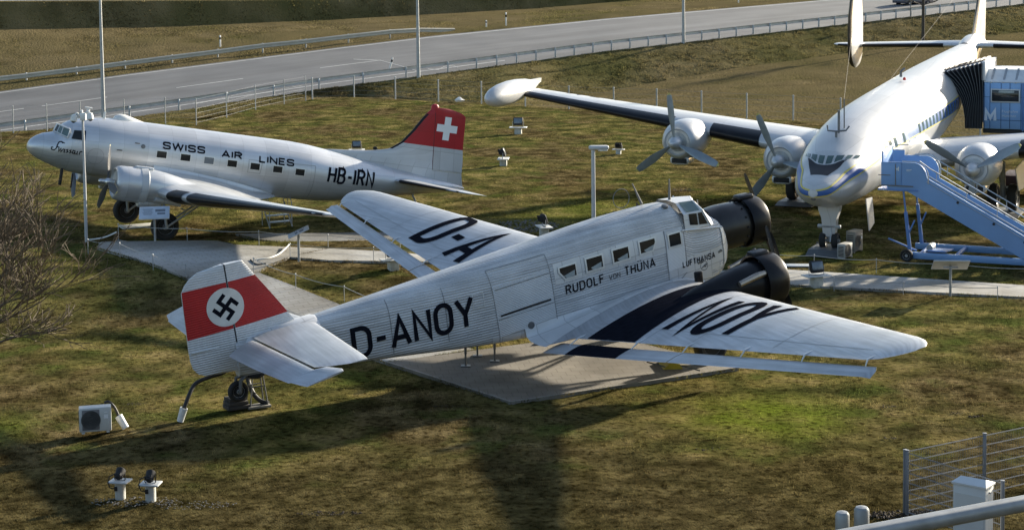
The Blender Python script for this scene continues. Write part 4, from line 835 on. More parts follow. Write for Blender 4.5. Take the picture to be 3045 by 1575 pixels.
        for d in (-.42, .42):
            mb = MB(); tyre(mb, (x, y+d, g), (0, 1, 0), .6, .42); wh = C.part('wheel', mb, RUBBER); mb = MB(); rim(mb, (x, y+d, g), (0, 1, 0), .6, .43); C.part('rim', mb, STEEL, wh)
        for d in (-.75, .75):
            mb = MB(); mb.ext([(13.2, y+d, -1.6), (15.6, y+d, -1.5), (15.4, y+d*1.1, -2.7), (13.6, y+d*1.1, -2.6)], (0, .04, 0)); C.part('gear_door', mb, WSK)
    # nose gear
    x = 2.5; g = C.gz(x, 0, .16)+.31
    mb = MB(); mb.loft([[(x+dx, yy, z) for dx, yy in ((-.12, -w_), (-.12, w_), (.25, w_), (.25, -w_))] for z, w_ in ((-1.7, .44), (-1.95, .40), (-2.25, .29), (-2.75, .24), (-2.95, .22))]); C.part('nose_gear_fairing', mb, WSK, sharp=20)
    mb = MB(); mb.tube([(x, 0, -2.7), (x, 0, g)], .09, 12); mb.tube([(x, -.4, g), (x, .4, g)], .07, 8); mb.box((x-.05, 0, g+.55), (.14, .9, .14), bev=.03); mb.tube([(x-.1, .1, g+.5), (x-.3, .1, g), (x, .1, g)], .03, 6); C.part('nose_gear_leg', mb, STEEL)
    for d in (-.24, .24):
        mb = MB(); tyre(mb, (x, d, g), (0, 1, 0), .31, .25); wh = C.part('wheel', mb, RUBBER); mb = MB(); rim(mb, (x, d, g), (0, 1, 0), .31, .26); C.part('rim', mb, STEEL, wh)
    mb = MB(); mb.ext([(4.1, 1.0, -1.7), (4.9, 1.05, -1.75), (4.85, 1.15, -2.75), (4.15, 1.12, -2.95)], (0, .04, 0)); C.part('gear_door', mb, WSK)
    # tail
    for s in (-1, 1):
        ST = Wing([(.2, 31.0, 3.4, 2.25, .11, 0), (1.0, 31.2, 3.2, 2.25, .11, 0), (6.5, 32.3, 2.3, 2.08, .1, 0), (7.4, 32.7, 1.7, 2.09, .08, 0), (7.62, 33.0, 1.1, 2.1, .04, 0)], 0)
        so = C.part('tailplane', ST.mesh(s, ysx=[3, 5, 6.05]), WSK)
        for ya, yb in ((1.3, 5.85), (6.25, 7.3)):
            mb = MB(); mb.loft([[(lambda p: (p[0], s*p[1], p[2]))(ST.pt(ya+(yb-ya)*i/5, c, tp, .012)) for c, tp in ((.04, True), (.015, True), (.004, True), (0, True), (.004, False), (.015, False), (.04, False), (.08, False), (.12, False), (.18, False))] for i in range(6)], closed=False); C.part('deicing_boot', mb, BLACK, so)
    def fin(y, zs, la, tb, nm):
        mb = MB(); rings = []
        for z in zs:
            a, b = la(z), tb(z); t = .13*min(1, (b-a)/2.4)
            cs = (0, .03, .10, .25, .45, .7, 1); h = (.0, .45, .75, 1, .95, .55, .05)
            rings.append([(a+(b-a)*c, y+t*k, z) for c, k in zip(cs, h)]+[(a+(b-a)*c, y-t*k, z) for c, k in list(zip(cs, h))[::-1][0:-1]])
        n = len(rings[0]); mb.loft(rings, us=list(zs), mif=lambda i, j: 1 if j in (0, 1, n-1, n-2) else 0); return C.part(nm, mb, [WSK, BLACK])
    la = pchip([.95, 1.1, 1.5, 2.0, 3.5, 4.6, 5.4, 5.75, 5.85], [31.4, 30.7, 30.1, 29.9, 29.95, 30.4, 31.0, 31.6, 32.0]); tb = pchip([.95, 1.1, 1.5, 2.0, 3.5, 4.6, 5.4, 5.75, 5.85], [31.8, 32.5, 33.0, 33.2, 33.2, 33.0, 32.8, 32.5, 32.2])
    for y in (-6.05, 6.05): fin(y, [.95, 1.0, 1.1, 1.3, 1.6, 2.0, 2.6, 3.2, 3.8, 4.4, 5, 5.4, 5.65, 5.8, 5.85], la, tb, 'outer_fin')
    fin(0, [2.1, 2.5, 3, 3.6, 4.2, 4.8, 5.4, 5.8, 6.1], lambda z: 31.9+1.05*(z-2.1)**.95*.9, lambda z: 36.4+.1*(z-2.1)-.5*max(0, z-5.2), 'centre_fin')
    mb = MB(); mb.loft([[(30.2+4.7*u, (.15+.5*math.sin(math.pi*min(1, .12+u*.8)))*math.cos(a), 2.1+(.25+.42*math.sin(math.pi*min(1, .1+u*.75)))*math.sin(a)) for a in [math.pi*k/10 for k in range(11)]] for u in (0, .2, .5, .8, 1)], closed=False); mb.v = [(x+(.0), y, z) for x, y, z in mb.v]; C.part('tail_fairing', mb, WH, sharp=60)
    return C
FOUR = build_four()
# ------------------------------------------------------------------ the ground
def vnoise(x, y, seed=0):
    x = np.asarray(x, float); y = np.asarray(y, float); xi = np.floor(x).astype(int); yi = np.floor(y).astype(int); fx = x-xi; fy = y-yi
    fx = fx*fx*(3-2*fx); fy = fy*fy*(3-2*fy)
    def hsh(i, j):
        h = (i*374761393 + j*668265263 + seed*974711) & 0xffffffff; h = ((h ^ (h >> 13))*1274126177) & 0xffffffff; return ((h ^ (h >> 16)) & 0xffff)/65535.0
    return (hsh(xi, yi)*(1-fx)+hsh(xi+1, yi)*fx)*(1-fy)+(hsh(xi, yi+1)*(1-fx)+hsh(xi+1, yi+1)*fx)*fy
def fbm(x, y, sc_, seed=0, o=4):
    v = 0; a = .5
    for k in range(o): v = v+a*(vnoise(np.asarray(x)*sc_*2**k+17*k, np.asarray(y)*sc_*2**k-9*k, seed+k)-.5); a *= .5
    return v
def grass_mat(name, blades=False, hay=0.0):
    m = bpy.data.materials.new(name); m.use_nodes = True; n = m.node_tree; L = n.links; b = n.nodes["Principled BSDF"]
    b.inputs["Roughness"].default_value = .75; b.inputs["Specular IOR Level"].default_value = .0
    g = n.nodes.new("ShaderNodeNewGeometry"); P = g.outputs["Position"]
    def noise(s, d=5, st=None):
        t = n.nodes.new("ShaderNodeTexNoise"); t.inputs["Scale"].default_value = s; t.inputs["Detail"].default_value = d
        if st:
            mp = n.nodes.new("ShaderNodeMapping"); mp.inputs["Scale"].default_value = st; L.new(P, mp.inputs[0]); L.new(mp.outputs[0], t.inputs["Vector"])
        else: L.new(P, t.inputs["Vector"])
        return t.outputs["Fac"]
    def ramp(f, stops):
        r = n.nodes.new("ShaderNodeValToRGB"); e = r.color_ramp.elements
        e[0].position, e[0].color = stops[0][0], (*stops[0][1], 1); e[1].position, e[1].color = stops[-1][0], (*stops[-1][1], 1)
        for p, c in stops[1:-1]: k = e.new(p); k.color = (*c, 1)
        L.new(f, r.inputs[0]); return r.outputs[0]
    def mix(f, a, c):
        k = n.nodes.new("ShaderNodeMix"); k.data_type = 'RGBA'
        if isinstance(f, float): k.inputs[0].default_value = f
        else: L.new(f, k.inputs[0])
        for q, v in ((6, a), (7, c)):
            if isinstance(v, tuple): k.inputs[q].default_value = (*v, 1)
            else: L.new(v, k.inputs[q])
        return k.outputs[2]
    if hay:
        c1 = ramp(noise(.35), [(.3, (.084, .072, .034)), (.5, (.132, .110, .056)), (.7, (.182, .148, .080))])
        c2 = ramp(noise(.16), [(.35, (.078, .076, .030)), (.65, (.138, .116, .052))])
        c = mix(ramp(noise(.09, 3), [(.4, (0, 0, 0)), (.6, (1, 1, 1))]), c1, c2)
        if hay > 1: c = mix(.5, c, (.120, .092, .050))
    else:
        c1 = ramp(noise(.8, 6), [(.33, (.032, .036, .013)), (.46, (.086, .085, .029)), (.56, (.158, .138, .049)), (.69, (.240, .192, .086))])
        c2 = ramp(noise(1.1, 6), [(.34, (.030, .023, .011)), (.5, (.092, .071, .034)), (.66, (.190, .146, .074))])
        f = ramp(noise(.22, 4, (1, .7, 1)), [(.44, (0, 0, 0)), (.60, (1, 1, 1))]); c = mix(f, c1, c2)
        c = mix(ramp(noise(.5, 3), [(.55, (0, 0, 0)), (.68, (.75, .75, .75))]), c, (.066, .088, .022))
        for (px, py), r, k in (((6.4, 44.4), 3.2, .85), ((12.0, 67.5), 3.0, .5), ((-13.5, 44), 2.2, .5), ((3.5, 79), 6, .35)):
            d = n.nodes.new("ShaderNodeVectorMath"); d.operation = 'DISTANCE'; L.new(P, d.inputs[0]); d.inputs[1].default_value = (px, py, 0)
            mr = n.nodes.new("ShaderNodeMapRange"); mr.interpolation_type = 'SMOOTHSTEP'; mr.inputs["From Min"].default_value = r*.25; mr.inputs["From Max"].default_value = r; mr.inputs["To Min"].default_value = k*1.5; mr.inputs["To Max"].default_value = 0; L.new(d.outputs["Value"], mr.inputs["Value"])
            q = math_node(n, 'MULTIPLY', mr.outputs[0], noise(.9, 4)); c = mix(q, c, (.130, .172, .022))
        # bare soil
        c = mix(ramp(noise(.7, 7, (.8, 1.5, 1)), [(.66, (0, 0, 0)), (.73, (.9, .9, .9))]), c, (.022, .015, .008))
        # browner lawn front; shade of a slope turned from the sun painted in
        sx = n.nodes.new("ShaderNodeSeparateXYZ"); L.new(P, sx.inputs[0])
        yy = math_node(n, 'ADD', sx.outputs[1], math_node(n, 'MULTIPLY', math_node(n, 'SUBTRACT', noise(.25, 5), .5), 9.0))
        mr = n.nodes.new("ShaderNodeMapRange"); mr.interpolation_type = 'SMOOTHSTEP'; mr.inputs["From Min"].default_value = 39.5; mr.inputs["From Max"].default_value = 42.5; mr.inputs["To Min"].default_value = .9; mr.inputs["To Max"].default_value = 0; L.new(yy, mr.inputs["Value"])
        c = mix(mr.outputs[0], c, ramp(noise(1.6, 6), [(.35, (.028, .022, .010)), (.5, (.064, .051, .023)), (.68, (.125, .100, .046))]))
        # tight mottling of thatch and gaps
        tight = n.nodes.new("ShaderNodeMix"); tight.data_type = 'RGBA'; tight.blend_type = 'MULTIPLY'; tight.inputs[0].default_value = 1; L.new(c, tight.inputs[6])
        L.new(ramp(noise(6.0, 8), [(.34, (.30, .28, .24)), (.47, (.9, .9, .88)), (.62, (1.2, 1.2, 1.15))]), tight.inputs[7]); c = tight.outputs[2]
        if not blades: c = mix(.2, c, (.045, .038, .012))
    L.new(c, b.inputs["Base Color"])
    if blades:      # every blade its own tone
        k = n.nodes.new("ShaderNodeMapRange"); k.inputs["To Min"].default_value = .45; k.inputs["To Max"].default_value = 1.9; L.new(g.outputs["Random Per Island"], k.inputs["Value"])
        q = n.nodes.new("ShaderNodeMix"); q.data_type = 'RGBA'; q.blend_type = 'MULTIPLY'; q.inputs[0].default_value = 1; L.new(c, q.inputs[6]); L.new(k.outputs[0], q.inputs[7]); c = q.outputs[2]; L.new(c, b.inputs["Base Color"])
        tr = n.nodes.new("ShaderNodeBsdfTranslucent"); L.new(c, tr.inputs[0]); ms = n.nodes.new("ShaderNodeMixShader"); ms.inputs[0].default_value = .45
        L.new(b.outputs[0], ms.inputs[1]); L.new(tr.outputs[0], ms.inputs[2]); L.new(ms.outputs[0], n.nodes["Material Output"].inputs[0])
    else:
        t = n.nodes.new("ShaderNodeTexNoise"); t.inputs["Scale"].default_value = 5 if hay else 22; t.inputs["Detail"].default_value = 6; L.new(P, t.inputs["Vector"])
        bp = n.nodes.new("ShaderNodeBump"); bp.inputs["Strength"].default_value = .8; bp.inputs["Distance"].default_value = .25 if hay else .05; L.new(t.outputs[0], bp.inputs["Height"]); L.new(bp.outputs[0], b.inputs["Normal"])
    return m
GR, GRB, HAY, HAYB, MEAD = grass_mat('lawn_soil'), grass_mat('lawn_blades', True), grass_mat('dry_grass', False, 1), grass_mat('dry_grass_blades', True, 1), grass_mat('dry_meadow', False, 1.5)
def struct(o, kind='structure'): o['kind'] = kind; return o
def grid_mesh(name, X, Y, Z, m, kind='structure'):
    h, w_ = X.shape; me = bpy.data.meshes.new(name); co = np.stack([X, Y, Z], -1).reshape(-1, 3)
    i = np.arange(h*w_).reshape(h, w_); q = np.stack([i[:-1, :-1], i[:-1, 1:], i[1:, 1:], i[1:, :-1]], -1).reshape(-1, 4)
    me.vertices.add(len(co)); me.vertices.foreach_set('co', co.astype('f').ravel()); me.loops.add(q.size); me.loops.foreach_set('vertex_index', q.astype('i').ravel())
    me.polygons.add(len(q)); me.polygons.foreach_set('loop_start', np.arange(0, q.size, 4, dtype='i')); me.polygons.foreach_set('use_smooth', [True]*len(q)); me.update(calc_edges=True)
    me.materials.append(m); o = bpy.data.objects.new(name, me); COL.objects.link(o); o['kind'] = kind; return o

FENCE_LINE = [(-75, 98), (-40, 113), (-30, 118)]+[(-24.10, 121.90, 0.000)[:2], (-21.86, 122.57, 0.000)[:2], (-20.28, 126.21, 0.000)[:2], (-19.17, 132.55, 0.000)[:2], (-17.30, 134.24, 0.000)[:2], (-15.57, 138.33, 0.000)[:2], (-12.44, 139.72, 0.000)[:2], (-9.08, 138.07, 0.000)[:2], (-5.60, 134.70, 0.000)[:2], (-2.30, 132.59, 0.000)[:2], (0.95, 130.00, 0.000)[:2], (8, 125.2), (15.82, 119.75, 0.000)[:2], (18.65, 117.83, 0.000)[:2], (28.08, 106.43, 0.000)[:2], (45, 92), (75, 68)]
fx_, fy_ = [p[0] for p in FENCE_LINE], [p[1] for p in FENCE_LINE]
fence_y = lambda x: np.interp(x, fx_, fy_)
PATHS = {'pad': [(-3.69, 50.50, 0.000), (-0.12, 45.89, 0.000), (6.25, 49.33, 0.000), (2.68, 53.95, 0)],
         'lane': [(-11.28, 60.46, 0.644), (-3.69, 50.50, 0.000), (-1.2, 52.0, 0), (-5.86, 57.68, 0.287), (-8.86, 61.02, 0.698)],
         'fork': [(-15.60, 65.98, 0.798), (-11.28, 60.46, 0.644), (-8.86, 61.02, 0.698), (-8.62, 62.02, 0.771), (-8.05, 63.43, 0.798), (-6.87, 65.10, 0.798), (-10.45, 66.22, 0.798), (-16.35, 72.65, 0.000)],
         'walk': [(-6.87, 65.10, 0.798), (-8.05, 63.43, 0.798), (-6.62, 62.68, 0.795), (-4.39, 62.38, 0.786), (-2.39, 62.90, 0.571), (9.49, 61.31, 0.000), (16.99, 58.70, 0.000), (34, 51.5, 0), (35, 53.5, 0), (17.56, 60.70, 0.000), (9.92, 64.14, 0.000), (-3.55, 63.99, 0.744)],
         'apron': [(-11.60, 73.58, 0.000), (-2.91, 73.56, 0.000), (-2.51, 66.43, 0.592), (-10.57, 72.25, 0.000)]}
def inside(px, py, poly):
    r = np.zeros(px.shape, bool); n = len(poly)
    for i in range(n):
        x1, y1 = poly[i][:2]; x2, y2 = poly[(i+1) % n][:2]
        if y1 == y2: continue
        r ^= ((y1 > py) != (y2 > py)) & (px < (x2-x1)*(py-y1)/(y2-y1)+x1)
    return r
def ss(a, b, t):
    t = np.clip((np.asarray(t, float)-a)/(b-a), 0, 1); return t*t*(3-2*t)
def terr(x, y): return .8*ss(1.5, -4.5, x)*ss(54, 63, y)*(1-ss(67.2, 70.0, y))     # low bank carrying the left half of the walk
def lawn_z(x, y):
    z = .12*fbm(x, y, .12, 3)+.13*fbm(x, y, .8, 5, 4)
    # flatten under the paving and everything that stands on it
    keep = np.clip((fence_y(x)-y)/5, 0, 1)
    pm = np.zeros(np.shape(x))
    for p in PATHS.values(): pm = np.maximum(pm, inside(np.asarray(x), np.asarray(y), p))
    return np.where(pm > 0, -.06, z*.8-.03)+terr(x, y)
u = np.concatenate([np.linspace(-75, -32, 40)[:-1], np.linspace(-32, 32, 360), np.linspace(32, 75, 40)[1:]]); v = np.linspace(0, 1, 420)**1.35
X = np.repeat(u[None], len(v), 0); Y = 24+(fence_y(X)-24)*v[:, None]; Zl = lawn_z(X, Y); Zl[-1] -= .55
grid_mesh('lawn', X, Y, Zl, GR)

# paving
def paving(name, base, jx=.42, jy=.22, ang=0.0):
    m = mat(name, base, .85, 0, .16, 1.1, bump=.15, bscale=30); n = m.node_tree; L = n.links; b = n.nodes["Principled BSDF"]
    g = n.nodes.new("ShaderNodeNewGeometry"); mp = n.nodes.new("ShaderNodeMapping"); mp.inputs["Rotation"].default_value = (0, 0, ang); L.new(g.outputs["Position"], mp.inputs[0])
    br = n.nodes.new("ShaderNodeTexBrick"); br.inputs["Scale"].default_value = 1; br.inputs["Mortar Size"].default_value = .012; br.inputs["Brick Width"].default_value = jx; br.inputs["Row Height"].default_value = jy
    br.inputs["Color1"].default_value = (1, 1, 1, 1); br.inputs["Color2"].default_value = (.90, .90, .90, 1); br.inputs["Mortar"].default_value = (.62, .60, .54, 1); L.new(mp.outputs[0], br.inputs["Vector"])
    st = n.nodes.new("ShaderNodeTexNoise"); st.inputs["Scale"].default_value = .35; st.inputs["Detail"].default_value = 7; L.new(g.outputs["Position"], st.inputs["Vector"])
    rp = n.nodes.new("ShaderNodeValToRGB"); rp.color_ramp.elements[0].position = .35; rp.color_ramp.elements[0].color = (.50, .47, .42, 1); rp.color_ramp.elements[1].position = .6; rp.color_ramp.elements[1].color = (1, 1, 1, 1); L.new(st.outputs[0], rp.inputs[0])
    col = b.inputs["Base Color"].links[0].from_socket
    for src in (br.outputs[0], rp.outputs[0]):
        mx = n.nodes.new("ShaderNodeMix"); mx.data_type = 'RGBA'; mx.blend_type = 'MULTIPLY'; mx.inputs[0].default_value = 1; L.new(col, mx.inputs[6]); L.new(src, mx.inputs[7]); col = mx.outputs[2]
    L.new(col, b.inputs["Base Color"]); return m
PAVE, PAVE2 = paving('path_pavers', (.40, .395, .375), .5, .25, rad(-25)), paving('pad_pavers', (.22, .20, .17), .4, .4, rad(-8))
def flat(name, poly, z, m, edge=True):
    bm = bmesh.new(); bm.faces.new([bm.verts.new((p[0], p[1], 0)) for p in poly]); bmesh.ops.triangulate(bm, faces=bm.faces[:])
    for ax, rng_ in ((0, np.arange(-20, 36, 1.0)), (1, np.arange(44, 76, .7))):
        for c in rng_:
            co = [0, 0, 0]; co[ax] = float(c); no = [0, 0, 0]; no[ax] = 1; bmesh.ops.bisect_plane(bm, geom=bm.verts[:]+bm.edges[:]+bm.faces[:], plane_co=co, plane_no=no)
    for q in bm.verts: q.co.z = float(terr(q.co.x, q.co.y))+z
    ex = bmesh.ops.extrude_edge_only(bm, edges=[e for e in bm.edges if e.is_boundary])
    for q in ex['geom']:
        if isinstance(q, bmesh.types.BMVert): q.co.z -= .12
    me = bpy.data.meshes.new(name); bm.to_mesh(me); bm.free(); me.materials.append(m); o = bpy.data.objects.new(name, me); COL.objects.link(o); return struct(o)
flat('path', PATHS['fork'], .028, PAVE); flat('path', PATHS['walk'], .032, PAVE); flat('path', PATHS['lane'], .024, PAVE); flat('paved_pad', PATHS['pad'], .036, PAVE2); flat('path', PATHS['apron'], .03, paving('grey_pavers', (.2, .2, .19), .5, .25, rad(20)))
KERB = mat('kerb_stone', (.19, .18, .16), .85, 0, .2, 3)
def kerb(pts, z=.0):
    mb = MB()
    for a, b in zip(pts, pts[1:]):
        a, b = Vector(a), Vector(b); d = (b-a).normalized(); q = Vector((-d.y, d.x, 0))*.04
        mb.ext([a+q+Vector((0, 0, .05)), b+q+Vector((0, 0, .05)), b-q+Vector((0, 0, .05)), a-q+Vector((0, 0, .05))], (0, 0, -.12))
    return struct(mb.build('kerb', KERB))
kerb(PATHS['pad'][:3])

# strips beyond the fence: meadow, embankment, road, verge, shaded bank, plateau
def line(pts, n=260, lo=-900, hi=4000):      # station, x, y, z
    pts = sorted(pts); s = np.array([p[0] for p in pts], float); q = np.array([p[1] for p in pts], float); t = np.linspace(lo, hi, n); out = np.empty((n, 3))
    for k in range(3):
        out[:, k] = np.interp(t, s, q[:, k])
        a = (q[1, k]-q[0, k])/(s[1]-s[0]); b = (q[-1, k]-q[-2, k])/(s[-1]-s[-2])
        out[:, k] = np.where(t < s[0], q[0, k]+a*(t-s[0]), np.where(t > s[-1], q[-1, k]+b*(t-s[-1]), out[:, k]))
    return out
def strip(name, A, B, m, rows=2, rough=0.0, sc_=1.0, sag=0.0, kind='structure'):
    t = np.linspace(0, 1, rows)[:, None, None]; G = A[None]*(1-t)+B[None]*t
    if rough: G[1:-1, :, 2] += rough*fbm(G[1:-1, :, 0], G[1:-1, :, 1], sc_, 11)
    if sag: G[:, :, 2] -= sag*np.sin(np.pi*t[:, :, 0])
    return grid_mesh(name, G[..., 0], G[..., 1], G[..., 2], m, kind)
fl = np.linspace(-900, 4000, 260)
NEAR = line([(0, (-37.55, 129.89, -1.740)), (481, (-26.96, 136.46, -0.868)), (939, (-15.85, 143.35, 0.241)), (1172, (-9.76, 147.12, 0.719)), (1482, (-1.16, 152.45, 1.389)), (1800, (8.33, 158.34, 2.156)), (2522, (32.81, 173.51, 3.588)), (3045, (53.64, 186.43, 4.854))])
FAR = line([(0, (-42.64, 147.91, 0.060)), (388, (-33.02, 153.88, 0.992)), (1000, (-16.19, 164.31, 2.415)), (1288, (-7.47, 169.72, 3.113)), (1800, (9.51, 180.25, 4.092)), (2430, (33.50, 195.12, 5.151))])
TOE = line([(-300, (-37.00, 127.88, -2.404)), (481, (-24.79, 125.42, -0.300)), (760, (-19.73, 136.41, -0.300)), (929, (-16.02, 142.40, -0.300)), (1053, (-12.80, 143.83, -0.300)), (1304, (-5.76, 138.64, -0.300)), (1500, (-0.60, 135.09, -0.300)), (1650, (3.47, 144.74, -0.763)), (1800, (7.79, 148.59, -0.589)), (2194, (19.99, 157.33, 0.620)), (2600, (34.10, 167.25, 1.460)), (2943, (47.10, 175.31, 2.177))])
FEN = line([(-300, (-50, 108.5, -.3)), (481, (-24.70, 124.94, -0.300)), (760, (-19.65, 135.84, -0.300)), (929, (-15.95, 141.78, -0.300)), (1053, (-12.75, 143.20, -0.300)), (1304, (-5.73, 138.05, -0.300)), (1500, (-0.60, 134.53, -0.300)), (1650, (3.2, 127.9, -.3)), (1800, (6.3, 126, -.3)), (2221, (15.8, 119.6, -.3)), (2359, (18.6, 117.7, -.3)), (2915, (28.1, 106.3, -.3)), (3400, (45, 92, -.3))])
B1 = line([(0, (-48.80, 169.98, 4.226)), (505, (-34.31, 178.96, 3.917)), (1000, (-18.54, 188.74, 3.978)), (1600, (3.05, 202.13, 4.396)), (1900, (15.03, 209.55, 4.964))])
B2 = line([(0, (-49.07, 171.22, 6.785)), (1000, (-18.62, 189.98, 6.004)), (1900, (15.13, 210.91, 6.706))])
FAR0 = FAR.copy()
FEN = FEN+np.array([.3, -.9, -.12]); strip('meadow', FEN, TOE, MEAD, 24, .25, .5); strip('embankment', TOE, NEAR, HAY, 30, .3, 1.6)
ASPH = mat('asphalt', (.13, .132, .135), .8, 0, .16, .25, bump=.2, bscale=60)
n = ASPH.node_tree; bb = n.nodes["Principled BSDF"]; src = bb.inputs["Base Color"].links[0].from_socket; g = n.nodes.new("ShaderNodeNewGeometry")
for rot, scl, lo_, hi_ in ((rad(-31.8), (.015, .55, .0), .78, 1.08), (rad(-31.8), (.12, .3, 0), .85, 1.05)):      # wheel tracks and repairs along the lanes
    mp = n.nodes.new("ShaderNodeMapping"); mp.vector_type = 'TEXTURE'; mp.inputs["Rotation"].default_value = (0, 0, -rot); mp.inputs["Scale"].default_value = (1/scl[0], 1/scl[1], 1); n.links.new(g.outputs["Position"], mp.inputs[0])
    t = n.nodes.new("ShaderNodeTexNoise"); t.inputs["Scale"].default_value = 1; t.inputs["Detail"].default_value = 5; n.links.new(mp.outputs[0], t.inputs["Vector"])
    mr = n.nodes.new("ShaderNodeMapRange"); mr.inputs["From Min"].default_value = .35; mr.inputs["From Max"].default_value = .65; mr.inputs["To Min"].default_value = lo_; mr.inputs["To Max"].default_value = hi_; n.links.new(t.outputs[0], mr.inputs[0])
    mx = n.nodes.new("ShaderNodeMix"); mx.data_type = 'RGBA'; mx.blend_type = 'MULTIPLY'; mx.inputs[0].default_value = 1; n.links.new(src, mx.inputs[6]); n.links.new(mr.outputs[0], mx.inputs[7]); src = mx.outputs[2]
n.links.new(src, bb.inputs["Base Color"]); strip('road', NEAR, FAR, ASPH, 3)
strip('verge', FAR, B1, MEAD, 20, .35, .3); strip('shaded_bank', B1, B2, HAY, 12, .35, .8)
PL = B2+np.array([-8, 60, .2]); FARP = B2+np.array([-400, 3000, -20]); strip('plateau', B2, PL, MEAD, 3); strip('road', B2+np.array([-1.0, 2.0, .06]), B2+np.array([-4.0, 9.0, .08]), mat('asphalt_pale', (.3, .3, .3), .8, 0, .1, .3), 2); strip('far_ground', PL, FARP, MEAD, 3)
# grass slope and viewing hill under the camera, and the sheet under everything
hx = np.linspace(-60, 60, 60); hy = np.array([-60, -12, -2, 6, 10.5, 14, 18, 22, 26, 30, 33]); hz = np.array([8.3, 8.3, 8.3, 8.3, 8.25, 7.0, 5.5, 4.0, 2.2, .5, -.3])
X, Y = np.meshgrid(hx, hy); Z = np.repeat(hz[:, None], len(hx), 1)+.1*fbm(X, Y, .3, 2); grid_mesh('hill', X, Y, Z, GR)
g = MB(); g.add([(-4000, -4000, -4.5), (4000, -4000, -4.5), (4000, 5000, -4.5), (-4000, 5000, -4.5)], [(0, 1, 2, 3)]); struct(g.build('ground', MEAD))

# road paint
PAINT = mat('road_paint', (.42, .42, .40), .7, 0, .2, 2)
def lerp_line(A, B, f): return A*(1-f)+B*f
def mark(f0, f1, st0, st1, nm='road_marking'):
    i0, i1 = np.searchsorted(fl, st0), np.searchsorted(fl, st1); ii = np.linspace(st0, st1, max(2, i1-i0+1))
    def at(A, t): return np.array([np.interp(t, fl, A[:, k]) for k in range(3)])
    mb = MB(); mb.loft([[tuple(at(lerp_line(NEAR, FAR, f), t)+np.array([0, 0, .012])) for f in (f0, f1)] for t in ii], closed=False)
    return struct(mb.build(nm, PAINT, smooth=False))
mark(.955, .972, -800, 3900, 'edge_line'); mark(.10, .115, -800, 1500, 'edge_line')
for a, b in ((-330, -150), (-80, 68), (120, 315), (520, 715), (950, 1130)): mark(.50, .512, a, b, 'lane_dash')
mb = MB()                                    # scrawl painted by road menders
def on_road(t, f): return tuple(np.array([np.interp(t, fl, lerp_line(NEAR, FAR, f)[:, k]) for k in range(3)])+np.array([0, 0, .014]))
for pl in ([(1050, .62), (1130, .50), (1190, .30), (1240, .12)], [(1270, .14), (1300, .09), (1320, .15), (1345, .15), (1360, .08)]):
    mb.loft([[on_road(t, f-.006), on_road(t, f+.006)] for t, f in pl], closed=False)
struct(mb.build('road_marking', PAINT))

# ------------------------------------------------------------------ grass blades: nobody could count them
def blades(name, px, py, pz, h, wd, m, seed=1, lean=.5):
    rng = np.random.default_rng(seed); n = len(px); a = rng.uniform(0, 2*np.pi, n); hh = h*rng.uniform(.5, 1.3, n); ww = wd*rng.uniform(.6, 1.3, n)
    la = rng.uniform(0, 2*np.pi, n); ll = hh*lean*rng.uniform(.2, 1.4, n)
    co = np.empty((n, 3, 3)); co[:, 0] = np.stack([px+ww/2*np.cos(a), py+ww/2*np.sin(a), pz], -1); co[:, 1] = np.stack([px-ww/2*np.cos(a), py-ww/2*np.sin(a), pz], -1); co[:, 2] = np.stack([px+ll*np.cos(la), py+ll*np.sin(la), pz+hh], -1)
    me = bpy.data.meshes.new(name); me.vertices.add(n*3); me.vertices.foreach_set('co', co.astype('f').ravel()); me.loops.add(n*3); me.loops.foreach_set('vertex_index', np.arange(n*3, dtype='i')); me.polygons.add(n); me.polygons.foreach_set('loop_start', np.arange(0, n*3, 3, dtype='i')); me.update(calc_edges=True)
    me.materials.append(m); o = bpy.data.objects.new(name, me); COL.objects.link(o); o['kind'] = 'stuff'; o['label'] = {'lawn_grass': 'short patchy olive and brown winter grass of the lawn', 'bank_grass': 'dry straw coloured tufts on the road embankment'}.get(name, 'short dry grass'); o['category'] = 'grass'; return o
rng = np.random.default_rng(7)
def scatter(n, y0, y1, pw):
    y = y0+(y1-y0)*rng.uniform(0, 1, n)**pw; hw = .30*y+1.5; x = rng.uniform(-1, 1, n)*hw
    k = y < fence_y(x)-.2
    for p in PATHS.values(): k &= ~inside(x, y, p)
    x, y = x[k], y[k]; dens = fbm(x, y, .55, 21); k = rng.uniform(0, 1, len(x)) < np.clip(.62+2.0*dens, .12, 1); return x[k], y[k]
def lawn_cover(n, y0, y1, pw, h, wd, seed):
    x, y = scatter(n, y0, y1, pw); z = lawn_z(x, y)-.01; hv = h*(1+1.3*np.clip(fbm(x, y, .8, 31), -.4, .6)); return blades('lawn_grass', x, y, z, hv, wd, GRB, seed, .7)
def fringe():
    xs, ys = [], []
    for p in PATHS.values():
        for i in range(len(p)):
            a, b = np.array(p[i][:2]), np.array(p[(i+1) % len(p)][:2]); n = int(np.linalg.norm(b-a)*140); t = rng.uniform(0, 1, n)[:, None]; q = a+(b-a)*t+rng.normal(0, .045, (n, 2)); k = fbm(q[:, 0], q[:, 1], 1.1, 51) > -.06; xs.append(q[k, 0]); ys.append(q[k, 1])
    x, y = np.concatenate(xs), np.concatenate(ys); inn = np.zeros(len(x), int)
    for p in PATHS.values(): inn += inside(x, y, [(c[0]*.997+.003*np.mean([d[0] for d in p]), c[1]*.997+.003*np.mean([d[1] for d in p])) for c in p])
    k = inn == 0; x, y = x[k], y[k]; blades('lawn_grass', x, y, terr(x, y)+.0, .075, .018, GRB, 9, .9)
fringe()
